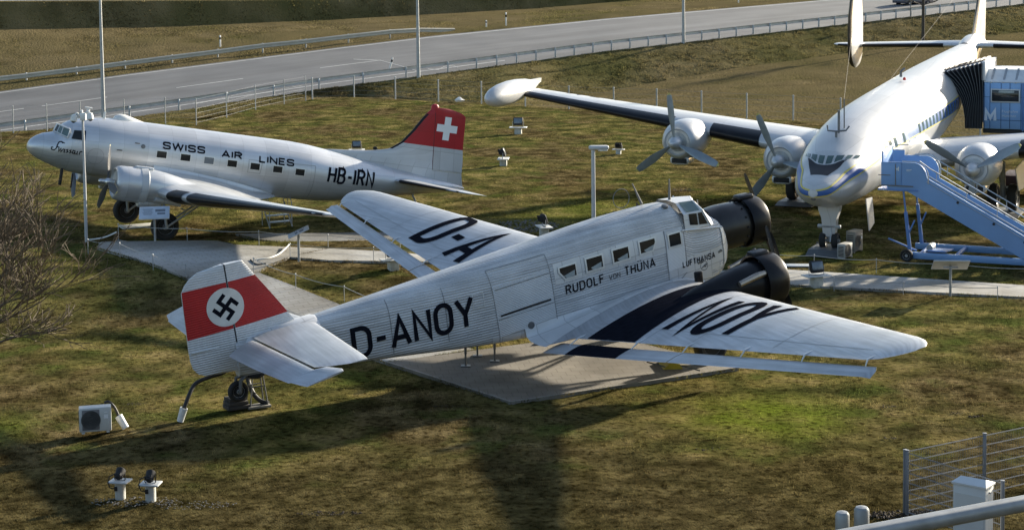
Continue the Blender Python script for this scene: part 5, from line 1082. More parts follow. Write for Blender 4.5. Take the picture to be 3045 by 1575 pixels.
def clumps(n, y0, y1):
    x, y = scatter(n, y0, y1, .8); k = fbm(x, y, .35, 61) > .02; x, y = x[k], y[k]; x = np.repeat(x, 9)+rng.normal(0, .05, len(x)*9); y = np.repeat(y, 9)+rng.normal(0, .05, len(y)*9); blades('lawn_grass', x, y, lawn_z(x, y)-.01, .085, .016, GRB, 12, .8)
clumps(9000, 30, 70); clumps(9000, 64, 135)
lawn_cover(480000, 30, 64, .8, .050, .016, 1); lawn_cover(300000, 60, 140, .75, .065, .035, 2)
def strip_cover(A, B, n, h, wd, m, seed, t0, t1, sc_=.5):
    r = np.random.default_rng(seed); s = r.uniform(t0, t1, n); f = r.uniform(0.0, 1, n); P = np.stack([np.interp(s, fl, A[:, k])*(1-f)+np.interp(s, fl, B[:, k])*f for k in range(3)], -1)
    d = fbm(P[:, 0], P[:, 1], sc_, 41); k = r.uniform(0, 1, n) < np.clip(.75+1.8*d, .2, 1); P = P[k]; d = d[k]
    return blades('bank_grass', P[:, 0], P[:, 1], P[:, 2]-.05, h*(1+1.6*np.clip(d, -.35, .6)), wd, m, seed, .9)
strip_cover(TOE, NEAR, 170000, .13, .07, HAYB, 3, -100, 3300, 1.6); strip_cover(FEN, TOE, 150000, .07, .06, HAYB, 4, -100, 3300, .9); strip_cover(FAR, B1, 120000, .09, .08, HAYB, 5, -100, 2600, .8); strip_cover(B1, B2, 9000, .16, .12, HAYB, 6, -100, 2200)
# ------------------------------------------------------------------ roadside furniture
GALV = mat('galvanised_rail', (.50, .50, .49), .5, .35, .15, 2)
def along(A, t): return Vector([float(np.interp(t, fl, A[:, k])) for k in range(3)])
def guard_rail(name, P, rails, label, posth=.78, side=1, prof=None, gm=None):
    """P: post feet; rails: path of the beam at ground level"""
    base = P[0]; r = empty(name, base, 0, label, 'guard rail')
    mb = MB()
    for q0, q1 in zip(rails, rails[1:]):
        pass
    n = len(rails); prof = prof or [(-.02, .30), (.05, .36), (.05, .46), (-.01, .50), (-.01, .54), (.05, .58), (.05, .68), (-.02, .74)]
    rings = []
    for i in range(n):
        t = (rails[min(i+1, n-1)]-rails[max(i-1, 0)]); t.z = 0; t.normalize(); nn = Vector((-t.y, t.x, 0))*side
        rings.append([rails[i]-base+nn*(a+.14)+Vector((0, 0, b+.05)) for a, b in prof]+[rails[i]-base+nn*(a+.12)+Vector((0, 0, b+.05)) for a, b in prof[::-1]])
    mb.loft(rings); mb.build('beam', gm or GALV, r)
    for p in P:
        mb = MB(); mb.box(p-base+Vector((0, 0, posth/2-.1)), (.13, .13, posth+.2), bev=.01); mb.box(p-base+Vector((.0, .07, .66)), (.16, .2, .10), bev=.02); mb.build('post', STEEL, r)
    return r
def perp(A, t):
    d = along(A, t+20)-along(A, t-20); d.z = 0; d.normalize(); return Vector((-d.y, d.x, 0)), d
# near rail: four metre spans on the left, two metre spans on the bridge side
def march(A, t0, t1, off, step):
    out = []; t = t0; last = None
    while t < t1:
        n_, d_ = perp(A, t); p = along(A, t)+n_*off
        if last is None or (p-last).length >= (step(t) if callable(step) else step): out.append(p); last = p
        t += 1.0
    return out
guard_rail('guard_rail', march(NEAR, -700, 3700, .25, lambda t: 4 if t < 1420 else 2), march(NEAR, -700, 3700, .25, 3), 'long grey crash barrier along the near edge of the road, above the embankment', .88, prof=[(-.06, .56), (.05, .58), (.06, .80), (-.06, .85)])
fp = [Vector(p) for p in ((-48.57, 147.18, -0.060), (-45.03, 149.37, 0.249), (-41.42, 151.61, 0.511), (-37.69, 153.92, 0.809), (-33.98, 156.22, 1.154), (-30.27, 158.52, 1.485), (-26.57, 160.82, 1.802), (-22.83, 163.14, 2.162), (-19.09, 165.22, 2.395), (-15.35, 167.42, 2.695), (-11.58, 169.76, 2.967))]
guard_rail('guard_rail', fp, fp+[Vector((-8.81, 172.18, 3.128))+Vector((0, 0, -.15)), Vector((-5.64, 174.74, 3.287))+Vector((0, 0, -.5))], 'pale crash barrier across the road, its right end sloping into the ground', .82, side=-1, gm=mat('rail_pale', (.45, .43, .37), .5, .1, .12, 2))
# tall lamp columns
def tall_lamp(p, label):
    r = empty('lamp_column', p, 0, label, 'lamp post', 'tall lamp columns along the road')
    mb = MB(); mb.tube([(0, 0, -.6), (0, 0, .8), (0, 0, 11.5)], [.16, .15, .075], 14); mb.build('column', STEEL, r)
    mb = MB(); mb.tube([(0, 0, 11.4), (-.3, .4, 11.8), (-1.0, 1.4, 11.9)], .05, 8); mb.build('arm', STEEL, r)
    mb = MB(); mb.box((-1.3, 1.8, 11.9), (.35, .8, .15), Matrix.Rotation(.6, 3, 'Z'), bev=.05); mb.build('lamp_head', GREYMETAL, r)
tall_lamp((-30.67, 133.10, -0.980), 'tall lamp post behind the nose of the twin-engined airliner'); tall_lamp((-7.78, 147.88, 0.862), 'tall lamp post beside the tilted marker post, middle of the near road edge'); tall_lamp((15.73, 162.80, 2.686), 'tall lamp post at the road edge above the grassy embankment, rightmost of the three')
def delineator(p, label, h=1.05, tilt=0.0):
    r = empty('marker_post', p, 0, label, 'marker post', 'roadside marker posts'); r.rotation_euler = (0, tilt, 0)
    mb = MB(); mb.box((0, 0, h/2), (.14, .12, h), bev=.03); mb.lathe((0, 0, h-.03), (0, 0, 1), [(0, .07), (.04, .05), (.05, .01)], 10); mb.build('post_body', mat('marker_white', (.7, .7, .68), .5, 0, .1, 3), r)
    mb = MB(); mb.box((0, 0, h*.74), (.15, .13, h*.2)); mb.build('black_band', MATTE, r)
delineator((-26.61, 162.56, 2.704), 'white and black marker post behind the far crash barrier'); delineator((-0.52, 175.21, 3.734), 'largest white and black marker post on the far road edge', 1.3); delineator((-2.46, 174.59, 3.654), 'small short marker post left of the largest one, far road edge', .65)
delineator((-10.20, 148.03, 1.469), 'white marker post leaning to the right on the near crash barrier', 1.05, .28); delineator((24.31, 190.60, 5.158), 'marker post on the far road edge cut by the top of the picture', 1.2)
# wire fence round the lawn
def wire_fence(feet, h, label, wires=6, name='wire_fence', r_=.035):
    base = Vector(feet[0]); r = empty(name, base, 0, label, 'fence')
    for p in feet:
        mb = MB(); q = Vector(p)-base; mb.tube([q+Vector((0, 0, -.3)), q+Vector((0, 0, h))], r_, 10); mb.lathe(q+Vector((0, 0, h)), (0, 0, 1), [(0, r_*1.2), (.03, r_*1.1), (.05, .01)], 10); mb.build('post', STEEL, r)
    mb = MB()
    for k in range(wires):
        z = h*(.08+.9*k/(wires-1)); mb.tube([Vector(p)-base+Vector((0, 0, z)) for p in feet], .0045, 4)
    mb.build('wire', STEEL, r); return r
wire_fence([(-34.28, 114.07, 0.000), (-32.39, 115.07, 0.000), (-30.53, 116.30, 0.000), (-28.63, 117.56, 0.000), (-26.04, 118.99, 0.000), (-23.48, 120.03, 0.000), (-21.23, 119.11, 0.000), (-19.97, 123.99, 0.000), (-18.78, 129.83, 0.000), (-17.32, 134.80, -0.000), (-16.06, 138.10, 0.000)], 1.75, 'grey wire fence between the twin-engined airliner and the road')
wire_fence([(-15.57, 138.33, 0.000), (-12.44, 139.72, 0.000), (-9.08, 138.07, 0.000), (-5.60, 134.70, 0.000), (-2.30, 132.59, 0.000), (0.95, 129.73, -0.000), (4.07, 127.51, 0.000), (7.19, 125.85, 0.000), (10.11, 124.24, 0.000), (13.00, 121.96, 0.000), (15.82, 119.75, 0.000), (18.65, 117.83, 0.000), (21.34, 115.33, 0.000), (23.73, 112.13, 0.000), (25.99, 109.11, 0.000), (28.03, 106.25, 0.000), (30.06, 103.18, 0.000)], 1.6, 'grey post and wire fence along the top edge of the lawn, behind the tip tank', 5, r_=.055)

# ------------------------------------------------------------------ lamps of the lawn
def park_lamp(p):
    r = empty('park_lamp', p, 0, 'grey park lamp with flat head pointing right, behind the corrugated aircraft', 'lamp post')
    mb = MB(); mb.tube([(0, 0, -.2), (0, 0, 4.0)], [.09, .075], 14); mb.build('pole', mat('lamp_grey', (.45, .46, .47), .5, .1, .1, 3), r)
    mb = MB(); mb.box((.22, 0, 4.06), (.78, .30, .16), bev=.06); hd = mb.build('lamp_head', MATS['lamp_grey'], r); mb = MB(); mb.box((.38, 0, 3.96), (.36, .22, .06), bev=.02); mb.build('lens', WHITE, hd)
park_lamp((3.10, 68.47, 0.000))
def camera_pole(p):
    r = empty('camera_pole', p, 0, 'slim grey pole with two white hooded heads in front of the airliner nose', 'pole')
    mb = MB(); mb.tube([(0, 0, -.3), (0, 0, 2.6)], [.065, .06], 12); mb.tube([(0, 0, 2.6), (0, 0, 4.65)], [.05, .045], 12); mb.build('pole', MATS['lamp_grey'], r)
    mb = MB(); mb.box((.02, 0, 4.78), (.22, .18, .30), bev=.03); mb.box((-.04, 0, 4.98), (.10, .10, .10), bev=.02); mb.build('control_box', WHITE, r)
    for s, dz in ((-1, 0), (1, .06)):
        mb = MB(); mb.tube([(s*.08, 0, 4.82+dz), (s*.22, -.02, 4.92+dz), (s*.30, -.05, 4.86+dz), (s*.30, -.06, 4.78+dz)], .035, 8); mb.lathe((s*.30, -.07, 4.84+dz), (s*.1, -.2, -1), [(-.04, .03), (0, .10), (.12, .125), (.22, .125), (.25, .10)], 16); hd = mb.build('hooded_head', WHITE, r)
        mb = MB(); mb.lathe((s*.325, -.115, 4.62+dz), (s*.1, -.2, -1), [(-.04, .09), (.03, .08), (.07, .035), (.075, .01)], 14); mb.build('dome', GLASSD, hd)
camera_pole((-16.47, 68.00, 0.760))
LENS = mat('lamp_lens', (.16, .19, .22), .15, .1, .3, 8)
def pedestal(r, round_=True, h=.42, pw=.62, pd=.46):
    mb = MB()
    if round_: mb.lathe((0, 0, -.15), (0, 0, 1), [(0, .115), (h+.15, .115)], 20)
    else: mb.box((0, 0, h/2-.1), (.36, .34, h+.2), bev=.02)
    mb.build('pedestal', CONC, r); mb = MB(); mb.box((0, 0, h+.02), (pw, pd, .035), bev=.008); mb.build('plate', mat('plate_grey', (.55, .56, .55), .6, .1, .12, 4), r)
def flood(p, rz, label, sc_=1.0, group='square floodlights on pedestals', sh=.30):
    r = empty('floodlight', p, rz, label, 'floodlight', group); pedestal(r, False, sh, .92, .55)
    T = Matrix.Rotation(rad(-18), 3, 'X'); z = sh+.33
    mb = MB(); mb.box((0, 0, z), (.52, .17, .42), T, bev=.06); mb.box((0, .12, z), (.36, .12, .26), T, bev=.04)
    for k in range(6): mb.box((-.15+.06*k, .19, z+.03), (.015, .08, .24), T)
    hd = mb.build('lamp_housing', MATTE, r)
    mb = MB(); mb.box(Vector((0, 0, z))+T @ Vector((0, -.088, .015)), (.42, .012, .28), T, bev=.004); mb.build('lens', LENS, hd)
    mb = MB(); mb.tube([(-.29, 0, z), (-.29, 0, sh+.05), (.29, 0, sh+.05), (.29, 0, z)], .016, 6); mb.build('yoke', STEEL, r)
    if sc_ != 1: r.scale = (sc_,)*3
    return r
flood((10.47, 61.07, 0.000), .35, 'large black square floodlight beside the paved walk, near the airliner nose wheel', 1.0, sh=.36)
flood((0.35, 111.31, 0.000), -.1, 'square floodlight facing the viewer on the upper lawn under the tip tank', 1.2); flood((-0.52, 95.57, 0.000), 1.5, 'floodlight seen edge on, on the lawn below the one facing the viewer', 1.1)
flood((5.97, 100.12, 0.000), 2.9, 'small floodlight turned away, beneath the outer propeller', .75); flood((1.24, 72.41, 0.000), 1.8, 'floodlight on plate by the gravel patch, half behind the corrugated aircraft', 1.0, sh=.35)
flood((-8.88, 100.77, 0.000), 0.1, 'floodlight showing above the back of the twin-engined airliner', 1.0); flood((-7.78, 100.66, 0.000), 2.0, 'small floodlight just right of the one above the airliner back', .6)
r = flood((-4.22, 61.48, 0.734), .4, 'white pedestal lamp on the triangular lawn, under the far wing of the corrugated aircraft', .95)
def spot(p, rz, label):
    r = empty('spotlight', p, rz, label, 'spotlight', 'round spotlights on pedestals'); pedestal(r, True, .34, .44, .36)
    T = Matrix.Rotation(rad(35), 3, 'X'); c = Vector((0, 0, .53)); ax = T @ Vector((0, 1, 0))
    mb = MB(); mb.lathe(c, ax, [(-.14, .04), (-.13, .065), (-.07, .085), (.03, .105), (.09, .11), (.10, .10), (.075, .08)], 20)
    for k in range(8):
        a = 2*math.pi*k/8; mb.box(c+ax*-.03+(T @ Vector((math.cos(a), 0, math.sin(a))))*.085, (.014, .14, .04), T @ Matrix.Rotation(-a, 3, 'Y'))
    hd = mb.build('lamp_housing', MATTE, r); mb = MB(); mb.lathe(c, ax, [(.078, .08), (.082, .07), (.085, .01)], 18); mb.build('lens', LENS, hd)
    mb = MB(); mb.tube([(-.12, 0, .53), (-.12, 0, .40), (-.09, 0, .372), (.09, 0, .372), (.12, 0, .40), (.12, 0, .53)], .012, 6); mb.build('yoke', MATTE, r)
    mb = MB(); mb.tube([(-.07, -.08, .54), (-.18, -.14, .50), (-.20, -.19, .38), (-.15, -.2, .26), (-.07, -.12, .22)], .012, 6); mb.box((-.05, -.12, .22), (.07, .05, .10), bev=.015); mb.build('cable', MATTE, r)
    return r
r = spot((-8.70, 38.31, 0.000), -.2, 'left of the two round black spotlights on white posts, front lawn'); dup(r, (-7.99, 38.09, 0.000), -.1, 'right of the two round black spotlights on white posts, front lawn')

# ------------------------------------------------------------------ information boards, ropes
def board(p, rz, tilt, label, picture=False, w_=1.15, d_=.8, h=.85):
    r = empty('information_board', p, rz, label, 'info board'); T = Matrix.Rotation(tilt, 3, 'X')
    mb = MB(); mb.tube([(0, .0, -.2), (0, 0, h)], .045, 10); mb.build('post', STEEL, r)
    mb = MB(); mb.box((0, 0, h+.03), (w_, d_, .04), T, bev=.01); mb.build('panel', mat('board_edge', (.55, .56, .57), .5, .1, .1, 3), r)
    mb = MB(); mb.box(Vector((0, 0, h+.03))+T @ Vector((0, 0, .023)), (w_-.06, d_-.06, .006), T); f = mb.build('board_face', mat('board_face_blue', (.42, .47, .53), .3, 0, .12, 3), r)
    mb = MB()
    for (x, y, a, b) in ((.22, .12, .38, .16), (.26, -.08, .3, .1)): mb.box(Vector((0, 0, h+.03))+T @ Vector((x*w_/1.15, y, .029)), (a, b, .004), T)
    for k in range(6): mb.box(Vector((0, 0, h+.03))+T @ Vector((-.25, .22-.07*k, .029)), (.4-.05*(k % 3), .018, .004), T)
    mb.build('print', mat('board_print', (.13, .15, .18), .5, 0, .2, 8), r)
    mb = MB(); mb.box(Vector((0, 0, h-.04))+T @ Vector((0, 0, -.02)), (.5, .06, .05), T, bev=.01); mb.build('bracket', STEEL, r); return r
board((-13.82, 68.00, 0.755), .15, rad(28), 'tilted information board in front of the twin-engined airliner wheels', True, h=1.0)
board((-7.66, 62.79, 0.798), -1.42, rad(24), 'information board seen edge on beside the paved walk', w_=.8, h=1.0); board((14.68, 59.29, 0.000), 3.05, rad(32), 'information board seen from behind near the blue stairs', w_=1.2, d_=.75, h=1.0)
def rope(feet, label, h=.5, sag=.06):
    base = Vector(feet[0]); r = empty('rope_barrier', base, 0, label, 'rope barrier', 'rope barriers along the paths')
    mb = MB()
    for p in feet:
        q = Vector(p)-base; pb = MB(); pb.tube([q+Vector((0, 0, -.15)), q+Vector((0, 0, h))], .013, 8); pb.lathe(q+Vector((0, 0, h)), (0, 0, 1), [(-.02, .02), (.01, .022), (.03, .01)], 8); pb.build('post', STEEL, r)
    for a, b in zip(feet, feet[1:]):
        a, b = Vector(a)-base, Vector(b)-base; mb.tube([a.lerp(b, k/8)+Vector((0, 0, h-.02-4*sag*(k/8)*(1-k/8))) for k in range(9)], .011, 5)
    mb.build('rope', mat('rope_grey', (.42, .42, .4), .8, 0, .15, 8), r)
rope([(-15.23, 68.00, 0.876), (-12.47, 67.39, 0.789), (-9.59, 66.39, 0.798), (-6.88, 65.32, 0.798), (-4.15, 64.31, 0.792)], 'rope barrier between the paved walk and the twin-engined airliner')
rope([(-15.67, 64.91, 0.798), (-14.31, 64.05, 0.798), (-12.65, 61.77, 0.756), (-11.26, 60.43, 0.638)], 'rope barrier at the left edge of the forked path'); rope([(-9.03, 61.10, 0.707), (-7.35, 59.21, 0.493), (-5.60, 57.90, 0.317), (-3.86, 55.97, 0.094)], 'rope barrier on the right edge of the path leading to the corrugated aircraft')
rope([(-8.06, 63.50, 0.798), (-4.98, 62.52, 0.792), (-2.33, 63.03, 0.559)], 'rope barrier on the lower edge of the walk, below the edge on information board'); rope([(9.15, 65.20, 0.000), (10.96, 64.41, 0.000), (13.03, 63.42, 0.000), (15.51, 62.49, 0.000), (18.04, 61.34, 0.000)], 'rope barrier between the walk and the four-engined airliner')
rope([(10.96, 60.38, 0.000), (13.16, 59.61, 0.000), (16.06, 58.53, 0.000)], 'low rope barrier on the near edge of the right hand walk', .4)
WHOSE = mat('white_conduit', (.72, .72, .68), .55, 0, .08, 4)
def hose(pts, r, m, label, name='hose', cat='hose', group=None):
    base = Vector(pts[0]); P = [Vector(p)-base for p in pts]; Q = []
    for i in range(len(P)-1):
        a, b, c, d = P[max(i-1, 0)], P[i], P[i+1], P[min(i+2, len(P)-1)]
        for k in range(6):
            t = k/6; Q.append(.5*((2*b)+(c-a)*t+(2*a-5*b+4*c-d)*t*t+(3*b-a-3*c+d)*t**3))
    Q.append(P[-1]); mb = MB(); mb.tube(Q, r, 10); o = mb.build(name, m, loc=base); tag(o, label, cat, group); return o
g3 = lambda p, z: (p[0], p[1], p[2]+z)
hose([(-16.38, 68.00, 0.772), (-15.95, 68.20, 0.799), (-15.67, 68.40, 0.867), (-15.44, 68.60, 0.963)], .03, WHOSE, 'white conduit running on the grass from the slim pole', 'conduit', 'conduit')
hose([g3((-9.16, 62.83, 0.798), .06), g3((-8.72, 63.20, 0.798), .06), g3((-8.47, 64.08, 0.798), .08), g3((-8.31, 65.49, 0.798), .16)], .028, WHOSE, 'white conduit curving over the pale paving behind the tail fin', 'conduit', 'conduit')
hose([g3((-9.39, 62.84, 0.798), .04), g3((-9.08, 62.09, 0.774), .04), g3((-8.76, 62.17, 0.780), .04)], .03, MATTE, 'thin black cable end lying on the paving behind the tail fin', 'cable', 'cable')

# ------------------------------------------------------------------ air conditioning units, hoses and stands
ACW = mat('unit_white', (.56, .56, .53), .5, 0, .06, 3)
def ac_unit(p, rz, label, w_=.78, d_=.32, h=.60, m=None):
    r = empty('air_conditioner', p, rz, label, 'air conditioner', 'outdoor air conditioning units')
    mb = MB(); mb.box((0, 0, h/2+.04), (w_, d_, h), bev=.02); mb.box((-.3, 0, .02), (.08, d_*.9, .05)); mb.box((.3, 0, .02), (.08, d_*.9, .05)); mb.build('case', m or ACW, r)
    mb = MB(); mb.box((-w_*.14, -d_/2-.004, h*.5+.04), (w_*.54, .014, h*.84), bev=.006); g_ = mb.build('fan_grille', mat('grille_grey', (.20, .19, .19), .6, .1, .2, 30), r)
    mb = MB()
    for k in range(5): mb.lathe((-w_*.14, -d_/2-.014, h*.5+.04), (0, -1, 0), [(0, .05+.045*k), (.006, .05+.045*k), (.006, .058+.045*k), (0, .058+.045*k)], 28)
    mb.build('fan_ring', GREYMETAL, g_)
    mb = MB()
    for k in range(8): mb.box((-w_/2-.003, 0, .1+h*.1*k), (.012, d_*.7, .028))
    mb.build('louvre', MATTE, r); mb = MB(); mb.box((w_*.33, -d_/2-.003, h*.68), (.10, .008, .10)); mb.box((w_*.33, -d_/2-.003, h*.86), (.08, .008, .02)); mb.build('type_plate', mat('plate_pale', (.8, .8, .8), .5, 0, .05, 5), r); return r
ac_unit((-10.48, 43.63, 0.000), .25, 'white outdoor air conditioner alone on the front lawn, left of the tail')
ac_unit((12.48, 66.53, -0.000), .9, 'lower air conditioner on the grass right of the nose wheel', .62, .32, .52, mat('unit_grey', (.36, .36, .34), .6, 0, .1, 3)); ac_unit((13.10, 67.88, 0.000), .9, 'taller air conditioner with beige cover behind the lower one by the nose wheel', .66, .38, .78, mat('unit_beige', (.24, .225, .19), .7, 0, .12, 3))
BHOSE = mat('black_hose', (.016, .016, .018), .55, 0, .3, 10, bump=.4, bscale=60)
def sleeve(p, d, L_, label):
    mb = MB(); mb.lathe((0, 0, 0), d, [(-.04, .085), (L_, .10), (L_+.004, .085), (.0, .07)], 18); o = mb.build('pipe_sleeve', mat('pipe_white', (.66, .67, .66), .5, 0, .08, 3), loc=p); tag(o, label, 'pipe sleeve', 'white pipe ends standing in the grass')
gq = Vector((-9.83, 44.03, 0.000)); sleeve(gq, (-.5, .2, .75), .32, 'white pipe end in the grass beside the lone air conditioner')
hose([tuple(gq+Vector((-.17, .07, .26))), tuple(gq+Vector((-.28, .1, .48))), tuple(gq+Vector((-.42, .1, .62))), tuple(gq+Vector((-.52, .08, .6)))], .035, BHOSE, 'short black hose bent from the lone air conditioner into the white pipe end')
gq = Vector((-8.55, 44.64, 0.000)); sleeve(gq, (.28, 0, .9), .32, 'white pipe end in the grass behind the tail wheel')
hose([tuple(gq+Vector((.1, 0, .3))), tuple(gq+Vector((.22, .1, .62))), tuple(gq+Vector((.36, .3, .86))), tuple(gq+Vector((.7, .5, .98))), tuple(gq+Vector((1.05, .6, 1.08))), tuple(gq+Vector((1.5, .75, 1.45)))], .052, BHOSE, 'long black hose arching from the white pipe end up into the tail')
tp = Vector((-6.47, 45.93, 0.000))
hose([tuple(tp+Vector((0, 0, .06))), tuple(tp+Vector((-.22, .03, .12))), tuple(tp+Vector((-.42, .08, .32))), tuple(tp+Vector((-.56, .2, .62))), tuple(tp+Vector((-.6, .3, .95))), tuple(tp+Vector((-.58, .4, 1.2)))], .06, BHOSE, 'thick black hose hanging from the tail down to the small slab')
mb = MB(); o_ = Vector((-7.28, 45.60, 0.000))
for k in range(3): mb.box((-.02*k, 0, .06+.10*k), (.62-.08*k, .46-.04*k, .095), Matrix.Rotation(.5+.05*k, 3, 'Z'), bev=.012)
tag(mb.build('timber_block', mat('block_grey', (.045, .042, .04), .85, 0, .25, 5, bump=.3), loc=o_+Vector((0, .1, 0))), 'stack of dark timber slabs under the tail wheel', 'block')
mb = MB(); mb.box((0, 0, .02), (.62, .34, .06), Matrix.Rotation(.45, 3, 'Z'), bev=.01); tag(mb.build('concrete_slab', mat('slab_grey', (.22, .21, .19), .9, 0, .2, 5, bump=.3), loc=(-6.74, 45.84, 0.000)), 'small pale slab under the tail trestle', 'slab')
r = empty('trestle', (-6.78, 45.91, 0.000), .5, 'slim steel trestle holding up the tail beside the tail wheel', 'trestle')
for sx, sy in ((-1, -1), (1, -1), (1, 1), (-1, 1)): mb = MB(); mb.tube([(sx*.24, sy*.17, .05), (sx*.09, sy*.06, 1.2)], .02, 8); mb.build('leg', GREYMETAL, r)
mb = MB(); mb.box((0, 0, 1.2), (.34, .22, .05), bev=.01); mb.tube([(-.19, -.14, .55), (.19, -.14, .55)], .016, 6); mb.tube([(-.19, .14, .55), (.19, .14, .55)], .016, 6); mb.build('cradle', GREYMETAL, r)
def prop_stand(p, h, label):
    r = empty('support_stand', p, 0, label, 'support stand', 'steel stands under the corrugated fuselage')
    mb = MB(); mb.tube([(0, 0, .05), (0, 0, h)], .03, 10); mb.tube([(0, 0, .4), (0, 0, h-.2)], .04, 10); mb.build('column', GREYMETAL, r); mb = MB(); mb.box((0, 0, .05), (.28, .24, .03), bev=.008); mb.build('foot_plate', GREYMETAL, r); mb = MB(); mb.box((0, 0, h), (.2, .16, .04), bev=.01); mb.build('head_plate', STEEL, r)
prop_stand((-1.41, 49.86, 0.000), 1.15, 'front left steel stand under the corrugated fuselage'); prop_stand((-0.59, 50.39, 0.000), 1.15, 'thicker steel stand under the fuselage, nearest the wing'); prop_stand((-1.10, 51.08, 0.000), 1.15, 'thin steel stand behind the other two under the fuselage')
r = empty('wheel_chock', (4.37, 49.66, 0.000), .1, 'yellow wheel chock on the paved pad under the wing flap', 'chock')
mb = MB(); mb.ext([(-.3, -.45, 0), (.3, -.45, 0), (.22, -.45, .16), (-.05, -.45, .24)], (0, .9, 0)); mb.build('wedge', mat('chock_yellow', (.55, .42, .04), .6, 0, .2, 5), r)
mb = MB(); mb.tube([(.3, 0, .05), (.55, -.1, .04), (.8, .05, .04), (1.0, 0, .04)], .012, 6); mb.build('cord', MATS['rope_grey'], r)
# ramps and plates under the airliner wheels
RAMP = mat('ramp_steel', (.11, .12, .13), .55, .3, .2, 3)
def ramp(p, rz, L_, W_, h, label):
    mb = MB(); mb.ext([(-L_/2, -W_/2, 0), (L_/2, -W_/2, 0), (L_*.30, -W_/2, h), (-L_*.30, -W_/2, h)], (0, W_, 0)); mb.box((-W_*0-L_*.3, -W_/2-.03, h*.6), (.06, .06, h*1.2)); o = mb.build('wheel_ramp', RAMP, loc=p, smooth=False); o.rotation_euler = (0, 0, rz); tag(o, label, 'ramp', 'steel wheel ramps')
NG = FOUR.M @ Vector((-2.5, 0, 0))+FOUR.T; ramp((NG.x, NG.y, .02), rad(-114.6), 2.4, 1.25, .20, 'grey steel ramp under the twin nose wheels'); 
for s, l in ((-1, 'steel ramp under the main wheels left of the nose'), (1, 'steel ramp under the main wheels behind the blue stairs')):
    q = FOUR.M @ Vector((-14.9, s*4.5, 0))+FOUR.T; ramp((q.x, q.y, .0), rad(-114.6), 2.8, 1.7, .12, l)
mb = MB(); mb.box((0, 0, .02), (1.25, .5, .03), Matrix.Rotation(-.1, 3, 'Z'), bev=.006); tag(mb.build('metal_sheet', mat('sheet_blue_grey', (.4, .45, .5), .4, .4, .1, 2), loc=(10.40, 64.99, -0.000)), 'flat pale metal sheet on the grass beside the nose wheel ramp', 'metal sheet')
for s, l in ((1, 'flat plate under the near main wheel of the twin-engined airliner'), (-1, 'flat plate under the far main wheel of the twin-engined airliner')):
    q = TWIN.M @ Vector((-5.25, s*2.84, 0))+TWIN.T; mb = MB(); mb.box((0, 0, .02), (1.5, .8, .07), Matrix.Rotation(rad(206.8), 3, 'Z'), bev=.01); tag(mb.build('wheel_plate', CONC, loc=(q.x, q.y, 0)), l, 'plate')
# steps at the twin-engined airliner door
r = empty('boarding_steps', (-10.11, 75.67, 0.000), rad(26.8), 'small grey boarding steps with handrails under the airliner door', 'steps')
for k in range(3): mb = MB(); mb.box((.0, .28*k-.2, .22+.24*k), (.95, .26, .045), bev=.008); mb.build('tread', STEEL, r)
mb = MB()
for s in (-1, 1): mb.tube([(s*.5, -.45, 0), (s*.5, .55, .95)], .03, 8); mb.tube([(s*.5, .55, .95), (s*.5, .55, 0)], .025, 8)
mb.build('stringer', STEEL, r)
for s in (-1, 1):
    mb = MB(); mb.tube([(s*.5, -.4, .1), (s*.5, -.4, 1.05), (s*.5, .6, 1.95), (s*.5, .6, .95)], .02, 8); mb.tube([(s*.5, .1, .5), (s*.5, .1, 1.5)], .015, 6); mb.build('handrail', STEEL, r)

